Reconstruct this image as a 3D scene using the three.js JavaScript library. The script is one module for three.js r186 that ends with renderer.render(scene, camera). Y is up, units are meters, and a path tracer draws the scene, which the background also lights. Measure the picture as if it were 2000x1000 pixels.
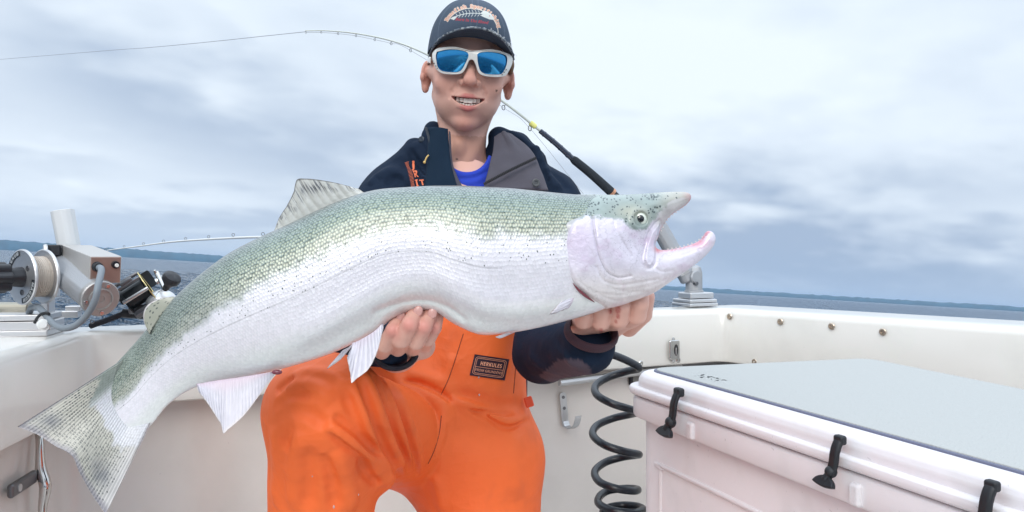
import * as THREE from 'three';
import { mergeGeometries, mergeVertices, toCreasedNormals } from 'three/addons/utils/BufferGeometryUtils.js';
import { RoundedBoxGeometry } from 'three/addons/geometries/RoundedBoxGeometry.js';
import { ImprovedNoise } from 'three/addons/math/ImprovedNoise.js';

// ---------------------------------------------------------------- camera, sky, sun, exposure
const F = 1540, EYE = 0.85;                         // focal length in pixels of a 2000 x 1000 picture, eye height over the deck
const scene = new THREE.Scene();
const camera = new THREE.PerspectiveCamera(2 * Math.atan(500 / F) * 180 / Math.PI, 2, 0.05, 30000);
camera.position.set(0, EYE, 0);
const EXPOSURE = 1.12;
// the boat heels and trims a little: everything aboard (and the camera held aboard) is built level and then turned by HEEL
const horizonL = new THREE.Vector3(-1000 / F, (500 - 487) / F, -1), horizonR = new THREE.Vector3(1000 / F, (500 - 608) / F, -1);
const upAboard = new THREE.Vector3().crossVectors(horizonR, horizonL).normalize();
if (upAboard.y < 0) upAboard.negate();
const HEELQ = new THREE.Quaternion().setFromUnitVectors(upAboard, new THREE.Vector3(0, 1, 0));
const PIVOT = new THREE.Vector3(0, EYE, 0);
const HEEL = new THREE.Matrix4().makeTranslation(0, EYE, 0).multiply(new THREE.Matrix4().makeRotationFromQuaternion(HEELQ)).multiply(new THREE.Matrix4().makeTranslation(0, -EYE, 0));

const sun = new THREE.DirectionalLight(new THREE.Color(1, 0.95, 0.88), 1.5);
sun.name = 'sun_light';
sun.position.set(-2.6, 6.2, 8.0); sun.target.position.set(0, 0.6, -1.5);
sun.castShadow = true; sun.shadow.radius = 60; sun.shadow.mapSize.set(2048, 2048);
Object.assign(sun.shadow.camera, { left: -4, right: 4, top: 4, bottom: -4, near: 0.5, far: 25 });
scene.add(sun, sun.target);

// ---------------------------------------------------------------- helpers
const V = (x, y, z) => new THREE.Vector3(x, y, z);
const clamp = (x, a = 0, b = 1) => Math.min(b, Math.max(a, x)), lerp = (a, b, t) => a + (b - a) * t;
const sstep = (a, b, x) => { const t = clamp((x - a) / (b - a)); return t * t * (3 - 2 * t); };
function rng(seed) { let a = seed >>> 0; return () => { a = (a + 0x6d2b79f5) | 0; let t = Math.imul(a ^ (a >>> 15), 1 | a); t = (t + Math.imul(t ^ (t >>> 7), 61 | t)) ^ t; return ((t ^ (t >>> 14)) >>> 0) / 4294967296; }; }
function hash2(x, y) { let h = Math.imul(x | 0, 374761393) + Math.imul(y | 0, 668265263); h = Math.imul(h ^ (h >>> 13), 1274126177); return ((h ^ (h >>> 16)) >>> 0) / 4294967296; }
function vnoise(x, y) { const ix = Math.floor(x), iy = Math.floor(y), fx = x - ix, fy = y - iy, s = fx * fx * (3 - 2 * fx), t = fy * fy * (3 - 2 * fy); return lerp(lerp(hash2(ix, iy), hash2(ix + 1, iy), s), lerp(hash2(ix, iy + 1), hash2(ix + 1, iy + 1), s), t); }
const fbm2 = (x, y, n = 4) => { let s = 0, a = 0.5, q = 0; for (let i = 0; i < n; i++) { s += a * vnoise(x, y); q += a; a *= 0.5; x = x * 2.03 + 17.1; y = y * 2.03 + 9.7; } return s / q; };
const perlin = new ImprovedNoise();
const noise3 = (x, y, z) => perlin.noise(x, y, z);
const fbm3 = (x, y, z, n = 3) => { let s = 0, a = 1, q = 0; for (let i = 0; i < n; i++) { s += a * perlin.noise(x, y, z); q += a; a *= 0.5; x *= 2.07; y *= 2.07; z *= 2.07; } return s / q; };
// a point aboard that lies at depth d in front of the camera, from where it stands in the 2000 x 1000 picture
const P = (px, py, d) => V((px - 1000) / F * d, EYE + (500 - py) / F * d, -d);
const toPx = (p) => [1000 - p.x / p.z * F, 500 + (p.y - EYE) / p.z * F];
const PP = (list) => list.map((q) => P(q[0], q[1], q[2]));

const used = new Map();
function numbered(name) { const n = used.get(name) || 0; used.set(name, n + 1); return n ? name + '_' + String(n).padStart(3, '0') : name; }
const aboard = [];
function thing(name, label, category, base = V(0, 0, 0), group) {
  const o = new THREE.Group(); o.name = numbered(name); o.position.copy(base); o.userData = { label, category };
  if (group) o.userData.group = group;
  scene.add(o); aboard.push(o); return o;
}
function part(parent, name, geo, mat, label) {       // geometry given in boat axes; moved to the thing's own base
  let root = parent; while (root.parent && root.parent !== scene) root = root.parent;
  geo.translate(-root.position.x, -root.position.y, -root.position.z);
  const m = new THREE.Mesh(geo, mat); m.name = name; m.castShadow = m.receiveShadow = true;
  if (label) m.userData.label = label;
  parent.add(m); return m;
}
function dup(src, label, offset) {
  const c = src.clone(); c.name = numbered(src.name.replace(/_\d{3}$/, '')); c.userData = { ...src.userData, label };
  c.position.add(offset); scene.add(c); aboard.push(c); return c;
}
const std = (color, roughness = 0.6, metalness = 0, extra = {}) => new THREE.MeshStandardMaterial({ color: Array.isArray(color) ? new THREE.Color().setRGB(...color) : color, roughness, metalness, side: THREE.DoubleSide, ...extra });
const phys = (color, roughness, metalness, extra = {}) => new THREE.MeshPhysicalMaterial({ color: Array.isArray(color) ? new THREE.Color().setRGB(...color) : color, roughness, metalness, side: THREE.DoubleSide, ...extra });
function clean(g) {                                   // only position, normal, uv; no index
  if (g.index) g = g.toNonIndexed();
  for (const k of Object.keys(g.attributes)) if (!['position', 'normal', 'uv'].includes(k)) g.deleteAttribute(k);
  if (!g.attributes.uv) g.setAttribute('uv', new THREE.BufferAttribute(new Float32Array(g.attributes.position.count * 2), 2));
  if (!g.attributes.normal) g.computeVertexNormals();
  g.morphAttributes = {}; g.clearGroups(); return g;
}
const merge = (list) => mergeGeometries(list.map(clean));
function place(geo, pos, z, y = V(0, 1, 0)) {         // puts a geometry's own z axis along z
  const Z = z.clone().normalize(), X = new THREE.Vector3().crossVectors(y, Z).normalize(), Y = new THREE.Vector3().crossVectors(Z, X);
  return geo.applyMatrix4(new THREE.Matrix4().makeBasis(X, Y, Z).setPosition(pos));
}
function rod(a, b, r0, r1 = r0, seg = 20) {           // a round bar with softened ends
  const L = a.distanceTo(b), e = Math.min(r0, r1, L / 4) * 0.18;
  const g = new THREE.LatheGeometry([[0, 0], [r0 - e, 0], [r0, e], [r1, L - e], [r1 - e, L], [0, L]].map((q) => new THREE.Vector2(Math.max(q[0], 1e-5), q[1])), seg);
  g.deleteAttribute('normal');
  const c = toCreasedNormals(g, 0.7);
  c.applyQuaternion(new THREE.Quaternion().setFromUnitVectors(V(0, 1, 0), b.clone().sub(a).normalize())); c.translate(a.x, a.y, a.z);
  return c;
}
function lathe(a, dir, prof, seg = 40, crease = 0.6) { // profile of [radius, distance along dir]
  const g = new THREE.LatheGeometry(prof.map((q) => new THREE.Vector2(Math.max(q[0], 1e-5), q[1])), seg); g.deleteAttribute('normal');
  const c = toCreasedNormals(g, crease);
  c.applyQuaternion(new THREE.Quaternion().setFromUnitVectors(V(0, 1, 0), dir.clone().normalize())); c.translate(a.x, a.y, a.z); return c;
}
function tube(points, radius, seg = 80, radial = 10, closed = false) {
  const curve = new THREE.CatmullRomCurve3(points, closed, 'catmullrom', 0.5), rf = typeof radius === 'function' ? radius : () => radius;
  const fr = curve.computeFrenetFrames(seg, closed), pos = [], nor = [], uv = [], idx = [];
  const len = curve.getLength();
  for (let i = 0; i <= seg; i++) {
    const p = curve.getPointAt(i / seg), r = rf(i / seg);
    for (let j = 0; j <= radial; j++) {
      const a = j / radial * Math.PI * 2, n = fr.normals[i].clone().multiplyScalar(Math.cos(a)).addScaledVector(fr.binormals[i], Math.sin(a));
      pos.push(p.x + n.x * r, p.y + n.y * r, p.z + n.z * r); nor.push(n.x, n.y, n.z); uv.push(i / seg * len, j / radial);
    }
  }
  const w = radial + 1;
  for (let i = 0; i < seg; i++) for (let j = 0; j < radial; j++) { const a = i * w + j; idx.push(a, a + 1, a + w, a + w, a + 1, a + w + 1); }
  if (!closed) for (const [row, s] of [[0, -1], [seg, 1]]) {
    const p = curve.getPointAt(row / seg), t = curve.getTangentAt(row / seg).multiplyScalar(s), c = pos.length / 3;
    pos.push(p.x + t.x * rf(row / seg) * 0.5, p.y + t.y * rf(row / seg) * 0.5, p.z + t.z * rf(row / seg) * 0.5); nor.push(t.x, t.y, t.z); uv.push(row / seg * len, 0);
    for (let j = 0; j < radial; j++) { const a = row * w + j; s < 0 ? idx.push(c, a + 1, a) : idx.push(c, a, a + 1); }
  }
  const g = new THREE.BufferGeometry();
  g.setAttribute('position', new THREE.Float32BufferAttribute(pos, 3)); g.setAttribute('normal', new THREE.Float32BufferAttribute(nor, 3)); g.setAttribute('uv', new THREE.Float32BufferAttribute(uv, 2)); g.setIndex(idx);
  return g;
}
const spline = (pts) => new THREE.CatmullRomCurve3(pts, false, 'centripetal');
// a sheet of some thickness ruled between two curves; bulge(u, v) moves it along its normal, thick(u, v) is its thickness
function patch(A, B, { nu = 40, nv = 16, th = 0.003, bulge = () => 0, thick = () => 1, edgeB = null } = {}) {
  const ca = spline(A), cb = spline(B), pts = [], at = (i, j) => i * (nv + 1) + j;
  for (let i = 0; i <= nu; i++) for (let j = 0; j <= nv; j++) {
    const u = i / nu, v = j / nv; pts.push(ca.getPointAt(u).lerp(edgeB ? edgeB(u, cb) : cb.getPointAt(u), v));
  }
  const normals = () => { const ns = []; for (let i = 0; i <= nu; i++) for (let j = 0; j <= nv; j++) {
    const du = pts[at(Math.min(i + 1, nu), j)].clone().sub(pts[at(Math.max(i - 1, 0), j)]), dv = pts[at(i, Math.min(j + 1, nv))].clone().sub(pts[at(i, Math.max(j - 1, 0))]);
    const n = du.cross(dv); if (n.lengthSq() < 1e-18) n.set(0, 0, 1); n.normalize(); ns.push(n); } return ns; };
  let ns = normals(); const flip = ns[at(nu >> 1, nv >> 1)].z < 0 ? -1 : 1;
  for (let i = 0; i <= nu; i++) for (let j = 0; j <= nv; j++) pts[at(i, j)].addScaledVector(ns[at(i, j)], flip * bulge(i / nu, j / nv));
  ns = normals();
  const pos = [], uv = [], idx = [], n = pts.length;
  for (const s of [1, -1]) for (let i = 0; i <= nu; i++) for (let j = 0; j <= nv; j++) {
    const k = at(i, j), edge = (i === 0 || j === 0 || i === nu || j === nv) ? 0.45 : 1, q = pts[k].clone().addScaledVector(ns[k], flip * s * th / 2 * thick(i / nu, j / nv) * edge);
    pos.push(q.x, q.y, q.z); uv.push(i / nu, j / nv);
  }
  const quad = (a, b, c, d, s) => (s > 0 ? idx.push(a, b, c, b, d, c) : idx.push(a, c, b, b, c, d));
  for (let i = 0; i < nu; i++) for (let j = 0; j < nv; j++) { quad(at(i, j), at(i + 1, j), at(i, j + 1), at(i + 1, j + 1), flip); quad(n + at(i, j), n + at(i + 1, j), n + at(i, j + 1), n + at(i + 1, j + 1), -flip); }
  for (let i = 0; i < nu; i++) for (const j of [0, nv]) quad(at(i, j), at(i + 1, j), n + at(i, j), n + at(i + 1, j), j ? 1 : -1);
  for (let j = 0; j < nv; j++) for (const i of [0, nu]) quad(at(i, j), at(i, j + 1), n + at(i, j), n + at(i, j + 1), i ? -1 : 1);
  const g = new THREE.BufferGeometry(); g.setAttribute('position', new THREE.Float32BufferAttribute(pos, 3)); g.setAttribute('uv', new THREE.Float32BufferAttribute(uv, 2)); g.setIndex(idx);
  g.computeVertexNormals(); return g;
}
// ---- signed distances and a surface-nets mesher
const smin = (a, b, k) => { const h = Math.max(k - Math.abs(a - b), 0) / k; return Math.min(a, b) - h * h * k * 0.25; };
const smax = (a, b, k) => -smin(-a, -b, k);
function capsule(a, b, ra, rb = ra) {                 // tapered
  const bx = b.x - a.x, by = b.y - a.y, bz = b.z - a.z, bb = bx * bx + by * by + bz * bz || 1e-9;
  return (x, y, z) => { const px = x - a.x, py = y - a.y, pz = z - a.z, h = clamp((px * bx + py * by + pz * bz) / bb), dx = px - bx * h, dy = py - by * h, dz = pz - bz * h; return Math.sqrt(dx * dx + dy * dy + dz * dz) - (ra + (rb - ra) * h); };
}
function ellipsoid(c, rx, ry, rz) {
  return (x, y, z) => { const X = (x - c.x) / rx, Y = (y - c.y) / ry, Z = (z - c.z) / rz, k0 = Math.sqrt(X * X + Y * Y + Z * Z), k1 = Math.sqrt((X / rx) ** 2 + (Y / ry) ** 2 + (Z / rz) ** 2); return k1 < 1e-9 ? -Math.min(rx, ry, rz) : k0 * (k0 - 1) / k1; };
}
function polySdf(poly) {                              // 2D, negative inside
  const n = poly.length;
  return (x, y) => {
    let d = 1e18, s = 1;
    for (let i = 0, j = n - 1; i < n; j = i++) {
      const ex = poly[j][0] - poly[i][0], ey = poly[j][1] - poly[i][1], wx = x - poly[i][0], wy = y - poly[i][1], t = clamp((wx * ex + wy * ey) / (ex * ex + ey * ey)), bx = wx - ex * t, by = wy - ey * t;
      d = Math.min(d, bx * bx + by * by);
      const c1 = y >= poly[i][1], c2 = y < poly[j][1], c3 = ex * wy > ey * wx;
      if ((c1 && c2 && c3) || (!c1 && !c2 && !c3)) s = -s;
    }
    return s * Math.sqrt(d);
  };
}
function lineDist(pts) {                              // distance to a 2D polyline
  return (x, y) => { let m = 1e18; for (let i = 1; i < pts.length; i++) { const ax = pts[i - 1][0], ay = pts[i - 1][1], ex = pts[i][0] - ax, ey = pts[i][1] - ay, t = clamp(((x - ax) * ex + (y - ay) * ey) / (ex * ex + ey * ey)), dx = x - ax - ex * t, dy = y - ay - ey * t; m = Math.min(m, dx * dx + dy * dy); } return Math.sqrt(m); };
}
function smooth2(pts, n) { const c = new THREE.CatmullRomCurve3(pts.map((q) => V(q[0], q[1], 0)), false, 'centripetal'); return c.getSpacedPoints(n).map((p) => [p.x, p.y]); }
function nets(f, lo, hi, cell, { color, uv, lip = 1.4 } = {}) {
  const nx = Math.ceil((hi.x - lo.x) / cell) + 1, ny = Math.ceil((hi.y - lo.y) / cell) + 1, nz = Math.ceil((hi.z - lo.z) / cell) + 1, val = new Float32Array(nx * ny * nz), B = 6, sx = 1, sy = nx, sz = nx * ny;
  for (let bz = 0; bz < nz; bz += B) for (let by = 0; by < ny; by += B) for (let bx = 0; bx < nx; bx += B) {
    const c = f(lo.x + (bx + (B - 1) / 2) * cell, lo.y + (by + (B - 1) / 2) * cell, lo.z + (bz + (B - 1) / 2) * cell), far = Math.abs(c) > cell * B * 0.87 * lip;
    for (let k = bz; k < Math.min(bz + B, nz); k++) for (let j = by; j < Math.min(by + B, ny); j++) for (let i = bx; i < Math.min(bx + B, nx); i++)
      val[i + j * sy + k * sz] = far ? c : f(lo.x + i * cell, lo.y + j * cell, lo.z + k * cell);
  }
  const map = new Int32Array(nx * ny * nz).fill(-1), pos = [], idx = [];
  const E = [[0, 1], [2, 3], [4, 5], [6, 7], [0, 2], [1, 3], [4, 6], [5, 7], [0, 4], [1, 5], [2, 6], [3, 7]], c8 = new Float64Array(8);
  for (let k = 0; k < nz - 1; k++) for (let j = 0; j < ny - 1; j++) for (let i = 0; i < nx - 1; i++) {
    const o = i + j * sy + k * sz; let m = 0;
    for (let q = 0; q < 8; q++) { c8[q] = val[o + (q & 1) + ((q >> 1) & 1) * sy + (q >> 2) * sz]; if (c8[q] < 0) m |= 1 << q; }
    if (m === 0 || m === 255) continue;
    let x = 0, y = 0, z = 0, n = 0;
    for (const [a, b] of E) if (c8[a] < 0 !== c8[b] < 0) { const t = c8[a] / (c8[a] - c8[b]); x += lerp(a & 1, b & 1, t); y += lerp((a >> 1) & 1, (b >> 1) & 1, t); z += lerp(a >> 2, b >> 2, t); n++; }
    map[o] = pos.length / 3; pos.push(lo.x + (i + x / n) * cell, lo.y + (j + y / n) * cell, lo.z + (k + z / n) * cell);
  }
  const q4 = (a, b, c, d, flip) => { if (a < 0 || b < 0 || c < 0 || d < 0) return; flip ? idx.push(a, c, b, b, c, d) : idx.push(a, b, c, b, d, c); };
  for (let k = 1; k < nz - 1; k++) for (let j = 1; j < ny - 1; j++) for (let i = 1; i < nx - 1; i++) {
    const o = i + j * sy + k * sz, s = val[o] < 0;
    if (s !== val[o + 1] < 0) q4(map[o - sy - sz], map[o - sz], map[o - sy], map[o], !s);
    if (s !== val[o + sy] < 0) q4(map[o - 1 - sz], map[o - sz], map[o - 1], map[o], s);
    if (s !== val[o + sz] < 0) q4(map[o - 1 - sy], map[o - sy], map[o - 1], map[o], !s);
  }
  const nor = [], col = [], uvs = [], e = cell * 0.6, P0 = pos.length;
  for (let i = 0; i < P0; i += 3) {
    const x = pos[i], y = pos[i + 1], z = pos[i + 2]; let a = f(x + e, y, z) - f(x - e, y, z), b = f(x, y + e, z) - f(x, y - e, z), c = f(x, y, z + e) - f(x, y, z - e); const l = Math.hypot(a, b, c) || 1; a /= l; b /= l; c /= l;
    nor.push(a, b, c); if (color) col.push(...color(x, y, z, a, b, c)); uvs.push(...(uv ? uv(x, y, z, a, b, c) : [x + z * 0.6, y + z * 0.35]));
  }
  const g = new THREE.BufferGeometry();
  g.setAttribute('position', new THREE.Float32BufferAttribute(pos, 3)); g.setAttribute('normal', new THREE.Float32BufferAttribute(nor, 3)); g.setAttribute('uv', new THREE.Float32BufferAttribute(uvs, 2));
  if (color) g.setAttribute('color', new THREE.Float32BufferAttribute(col, 3));
  g.setIndex(idx); return g;
}
function mergeColored(list) { return mergeGeometries(list.map((g) => (g.index ? g.toNonIndexed() : g))); }
// ---- textures
function canvasTex(w, h, draw, srgb = true) { const c = document.createElement('canvas'); c.width = w; c.height = h; draw(c.getContext('2d'), w, h); const t = new THREE.CanvasTexture(c); if (srgb) t.colorSpace = THREE.SRGBColorSpace; t.magFilter = THREE.LinearFilter; return t; }
function dataTex(w, h, fn, srgb = true, repeat = true) {
  const d = new Uint8Array(w * h * 4); for (let y = 0, o = 0; y < h; y++) for (let x = 0; x < w; x++, o += 4) { const c = fn((x + 0.5) / w, (y + 0.5) / h, x, y); if (typeof c === 'number') d[o] = d[o + 1] = d[o + 2] = clamp(c) * 255; else { d[o] = clamp(c[0]) * 255; d[o + 1] = clamp(c[1]) * 255; d[o + 2] = clamp(c[2]) * 255; } d[o + 3] = c.length === 4 ? clamp(c[3]) * 255 : 255; }
  const t = new THREE.DataTexture(d, w, h); t.magFilter = THREE.LinearFilter; t.minFilter = THREE.LinearMipmapLinearFilter; if (srgb) t.colorSpace = THREE.SRGBColorSpace; if (repeat) t.wrapS = t.wrapT = THREE.RepeatWrapping; t.needsUpdate = true; return t;
}
const tileNoise = (u, v, n, seed = 0) => { const x = u * n, y = v * n, ix = Math.floor(x), iy = Math.floor(y), fx = x - ix, fy = y - iy, s = fx * fx * (3 - 2 * fx), t = fy * fy * (3 - 2 * fy), h = (a, b) => hash2(((a % n) + n) % n + seed * 131, ((b % n) + n) % n + seed * 57); return lerp(lerp(h(ix, iy), h(ix + 1, iy), s), lerp(h(ix, iy + 1), h(ix + 1, iy + 1), s), t); };
const tileFbm = (u, v, n, k = 4, seed = 0) => { let s = 0, a = 0.5, q = 0; for (let i = 0; i < k; i++) { s += a * tileNoise(u, v, n, seed + i); q += a; a *= 0.55; n *= 2; } return s / q; };

function baked(fn, x0, y0, x1, y1, step) {            // a 2D function looked up from a fine table
  const nx = Math.ceil((x1 - x0) / step) + 1, ny = Math.ceil((y1 - y0) / step) + 1, t = new Float32Array(nx * ny);
  for (let j = 0; j < ny; j++) for (let i = 0; i < nx; i++) t[j * nx + i] = fn(x0 + i * step, y0 + j * step);
  return (x, y) => { const a = clamp((x - x0) / step, 0, nx - 1.001), b = clamp((y - y0) / step, 0, ny - 1.001), i = a | 0, j = b | 0, u = a - i, v = b - j, o = j * nx + i; return (t[o] * (1 - u) + t[o + 1] * u) * (1 - v) + (t[o + nx] * (1 - u) + t[o + nx + 1] * u) * v; };
}
// ---------------------------------------------------------------- the sky: a broken overcast, bright overhead, blue-grey towards the horizon
{
  const W = 2048, H = 1024, data = new Float32Array(W * H * 4), inv = HEELQ.clone().invert();
  // soft banks of cloud where they stand: [azimuth from straight ahead (deg, right positive), elevation (deg), width, height, slope, strength]
  const banks = [
    [-27, 10.5, 9, 2.8, -0.25, -0.40], [-15, 8, 9, 3.4, -0.4, -0.34], [-9, 11, 7, 4.5, -0.6, -0.16], [-33, 14.5, 8, 2.5, -0.3, -0.12], [-22, 13.2, 2.6, 1.6, -0.8, 0.20], [-20, 15.5, 3, 2, -0.7, 0.13], [-13, 12.5, 4, 1.6, -0.7, 0.12],
    [-31, 6.6, 5, 0.9, 0, 0.20], [-24, 4.6, 8, 1.0, 0.05, 0.14], [-14.5, 4.6, 2.2, 0.7, -0.5, 0.14], [-26, 2.6, 9, 0.9, 0, -0.14], [-15, 2.3, 9, 1.0, 0, -0.16],
    [16, 4.6, 14, 3.0, -0.06, -0.40], [24, 2.0, 18, 2.6, -0.05, -0.46], [30, 7.5, 8, 2.4, 0.2, -0.12], [9, 6.5, 6, 2.0, -0.2, -0.18], [27, 11, 6, 2.2, 0.4, 0.10], [31, 5.6, 5, 0.8, 0.0, 0.16], [6, 14, 10, 6, 0, 0.16], [14, 16, 12, 5, 0, 0.12], [0, 8, 5, 4, 0, 0.06], [29, 14, 6, 2.5, 0.3, -0.08],
  ];
  for (let j = 0; j < H; j++) {
    const el = ((j + 0.5) / H - 0.5) * Math.PI, se = Math.sin(el), ce = Math.cos(el), eld = el * 180 / Math.PI;
    for (let i = 0; i < W; i++) {
      const az = ((i + 0.5) / W - 0.5) * 2 * Math.PI, o = (j * W + i) * 4, dx = Math.cos(az) * ce, dz = Math.sin(az) * ce;
      let t, azd = (az + Math.PI / 2) * 180 / Math.PI; if (azd > 180) azd -= 360;
      const e0 = Math.max(eld, 0);
      // clouds in a layer overhead, drawn out in perspective near the horizon
      const k = 1.6 / (Math.max(se, 0) + 0.16), cx = dx * k, cz = dz * k;
      const n = e0 > 0 ? fbm2(cx * 1.7 + 40 + cz * 0.5, cz * 1.7 + 80, 5) : 0.5, w = e0 > 0 ? fbm2(cx * 5 + 11 + n * 2, cz * 5 + 7, 3) : 0.5;
      t = 0.70 + 0.16 * sstep(2, 18, e0) + (n - 0.5) * 0.52 + (w - 0.5) * 0.17;
      for (const b of banks) { const x = azd - b[0]; if (Math.abs(x) > b[2] * 2.6) continue; const y = e0 - b[1] - b[4] * x + (n - 0.5) * 4.5 + (w - 0.5) * 1.6; t += b[5] * Math.exp(-((x / b[2]) ** 2) - ((y / b[3]) ** 2)); }
      t = clamp(t, 0.05, 1.05);
      const up = 1 + 1.25 * sstep(16, 70, e0);        // an overcast sky is brightest overhead
      const dark = [0.33, 0.43, 0.59], lit = [0.775, 0.865, 0.96];
      let r = lerp(dark[0], lit[0], t), g = lerp(dark[1], lit[1], t), b2 = lerp(dark[2], lit[2], t);
      const low = 1 - sstep(0.2, 4.5, e0); r = lerp(r, 0.30, low * 0.35); g = lerp(g, 0.43, low * 0.35); b2 = lerp(b2, 0.62, low * 0.35);
      data[o] = r * up; data[o + 1] = g * up; data[o + 2] = b2 * up; data[o + 3] = 1;
    }
  }
  const sky = new THREE.DataTexture(data, W, H, THREE.RGBAFormat, THREE.FloatType);
  sky.mapping = THREE.EquirectangularReflectionMapping; sky.magFilter = sky.minFilter = THREE.LinearFilter; sky.needsUpdate = true;
  scene.background = sky; scene.environment = sky;
}

// ---------------------------------------------------------------- open water and the far shore (level with the world, not with the boat)
const WATER = -0.55;
{
  const rings = 420, spokes = 640, pos = [], idx = [], uv = [];
  const rad = []; let r = 1.5; for (let i = 0; i <= rings; i++) { rad.push(r); r *= i < 330 ? 1.0125 : 1.075; }
  const wave = (x, z, rr) => {
    const fade = 1 / (1 + (rr / 400) ** 2); let h = 0;
    h += 0.085 * Math.sin(x * 0.9 + z * 1.25 + 2 * noise3(x * 0.12, z * 0.12, 3)) ;
    h += 0.15 * (1 - Math.abs(noise3(x * 0.55 + 5, z * 0.8, 1.3)) * 2) + 0.10 * (1 - Math.abs(noise3(x * 1.25, z * 1.8 + 9, 7.3)) * 2) + 0.05 * (1 - Math.abs(noise3(x * 3.1, z * 4.2, 2.1)) * 2);
    return h * fade;
  };
  for (let i = 0; i <= rings; i++) for (let j = 0; j <= spokes; j++) {
    // spokes crowd into the view ahead
    const s = j / spokes, a = -Math.PI / 2 + (s < 0.75 ? lerp(-0.75, 0.75, s / 0.75) : lerp(0.75, Math.PI * 2 - 0.75, (s - 0.75) / 0.25)), x = Math.cos(a) * rad[i], z = Math.sin(a) * rad[i];
    pos.push(x, WATER + wave(x, z, rad[i]) - 0.1, z); uv.push(x, z);
  }
  const w = spokes + 1; for (let i = 0; i < rings; i++) for (let j = 0; j < spokes; j++) { const a = i * w + j; idx.push(a, a + 1, a + w, a + 1, a + w + 1, a + w); }
  const g = new THREE.BufferGeometry(); g.setAttribute('position', new THREE.Float32BufferAttribute(pos, 3)); g.setAttribute('uv', new THREE.Float32BufferAttribute(uv, 2)); g.setIndex(idx); g.computeVertexNormals();
  const bump = dataTex(1024, 1024, (u, v) => { let h = 0; for (let q = 0; q < 3; q++) h += (1 - Math.abs(tileNoise(u * 1, v * 1.0, 14 << q, 3 + q) - 0.5) * 2) * [0.5, 0.3, 0.2][q]; return h; }, false);
  bump.repeat.set(0.11, 0.16); 
  const m = new THREE.Mesh(g, phys([0.035, 0.075, 0.13], 0.09, 0, { ior: 1.33, bumpMap: bump, bumpScale: 0.9 }));
  m.name = 'water'; m.userData.kind = 'structure'; m.receiveShadow = true; scene.add(m);
  // wooded shores several kilometres off
  const shore = (name, a0, a1, dist, base, seed) => {
    const n = 260, P3 = [], ix = [], cols = [];
    for (let i = 0; i <= n; i++) {
      const a = lerp(a0, a1, i / n) * Math.PI / 180, top = base(i / n) * (1 + 0.18 * (fbm2(i * 0.09 + seed, seed, 4) - 0.5)) + 6 * (hash2(i, seed) - 0.3);
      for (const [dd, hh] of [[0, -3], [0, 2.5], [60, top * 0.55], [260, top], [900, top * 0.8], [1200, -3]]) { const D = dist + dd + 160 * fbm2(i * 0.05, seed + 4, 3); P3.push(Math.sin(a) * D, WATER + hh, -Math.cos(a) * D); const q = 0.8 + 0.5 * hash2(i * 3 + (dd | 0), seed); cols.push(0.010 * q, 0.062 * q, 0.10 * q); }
    }
    for (let i = 0; i < n; i++) for (let j = 0; j < 5; j++) { const b = i * 6 + j; ix.push(b, b + 6, b + 1, b + 6, b + 7, b + 1); }
    const sg = new THREE.BufferGeometry(); sg.setAttribute('position', new THREE.Float32BufferAttribute(P3, 3)); sg.setAttribute('color', new THREE.Float32BufferAttribute(cols, 3)); sg.setIndex(ix); sg.computeVertexNormals();
    const sm = new THREE.Mesh(sg, std([1, 1, 1], 0.95, 0, { vertexColors: true })); sm.name = name; sm.userData.kind = 'structure'; scene.add(sm);
  };
  shore('hills', -55, 8, 4200, (t) => lerp(62, 16, t), 3);
  shore('hills_001', 3, 62, 4600, (t) => lerp(24, 20, t), 8);
  scene.fog = new THREE.FogExp2(new THREE.Color(0.45, 0.62, 0.85), 0.00008);
}

// ---------------------------------------------------------------- materials shared aboard
const gelGrain = dataTex(512, 512, (u, v) => 0.5 + 0.25 * (tileNoise(u, v, 6, 2) - 0.5) + 0.06 * (tileNoise(u, v, 170, 9) - 0.5), false); gelGrain.repeat.set(3, 3);
const gelWear = dataTex(512, 512, (u, v) => { const s = tileFbm(u, v, 6, 5, 5), sp = tileNoise(u, v, 128, 8); const c = 1 - 0.025 * sstep(0.5, 0.85, s) - (sp > 0.985 ? 0.12 * tileNoise(u, v, 16, 3) : 0); return [c, c * 0.995, c * 0.985]; }); gelWear.repeat.set(1.1, 1.1);
const gelcoat = phys([0.72, 0.71, 0.68], 0.24, 0, { map: gelWear, bumpMap: gelGrain, bumpScale: 0.0006, clearcoat: 0.5, clearcoatRoughness: 0.12 });
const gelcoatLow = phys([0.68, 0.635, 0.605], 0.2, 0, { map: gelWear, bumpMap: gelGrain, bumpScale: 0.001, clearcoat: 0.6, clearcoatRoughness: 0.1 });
const steel = std([0.58, 0.58, 0.57], 0.22, 1), brushed = std([0.60, 0.60, 0.61], 0.4, 0.9), darkSteel = std([0.18, 0.18, 0.19], 0.35, 0.9);
const castGrain = dataTex(256, 256, (u, v) => 0.5 + 0.6 * (tileFbm(u, v, 24, 3, 4) - 0.5), false); castGrain.repeat.set(12, 12);
const castAl = std([0.42, 0.43, 0.45], 0.5, 0.65, { bumpMap: castGrain, bumpScale: 0.0008 });
const blackPlastic = std([0.012, 0.013, 0.018], 0.42), blackRubber = std([0.010, 0.012, 0.016], 0.55);

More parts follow.
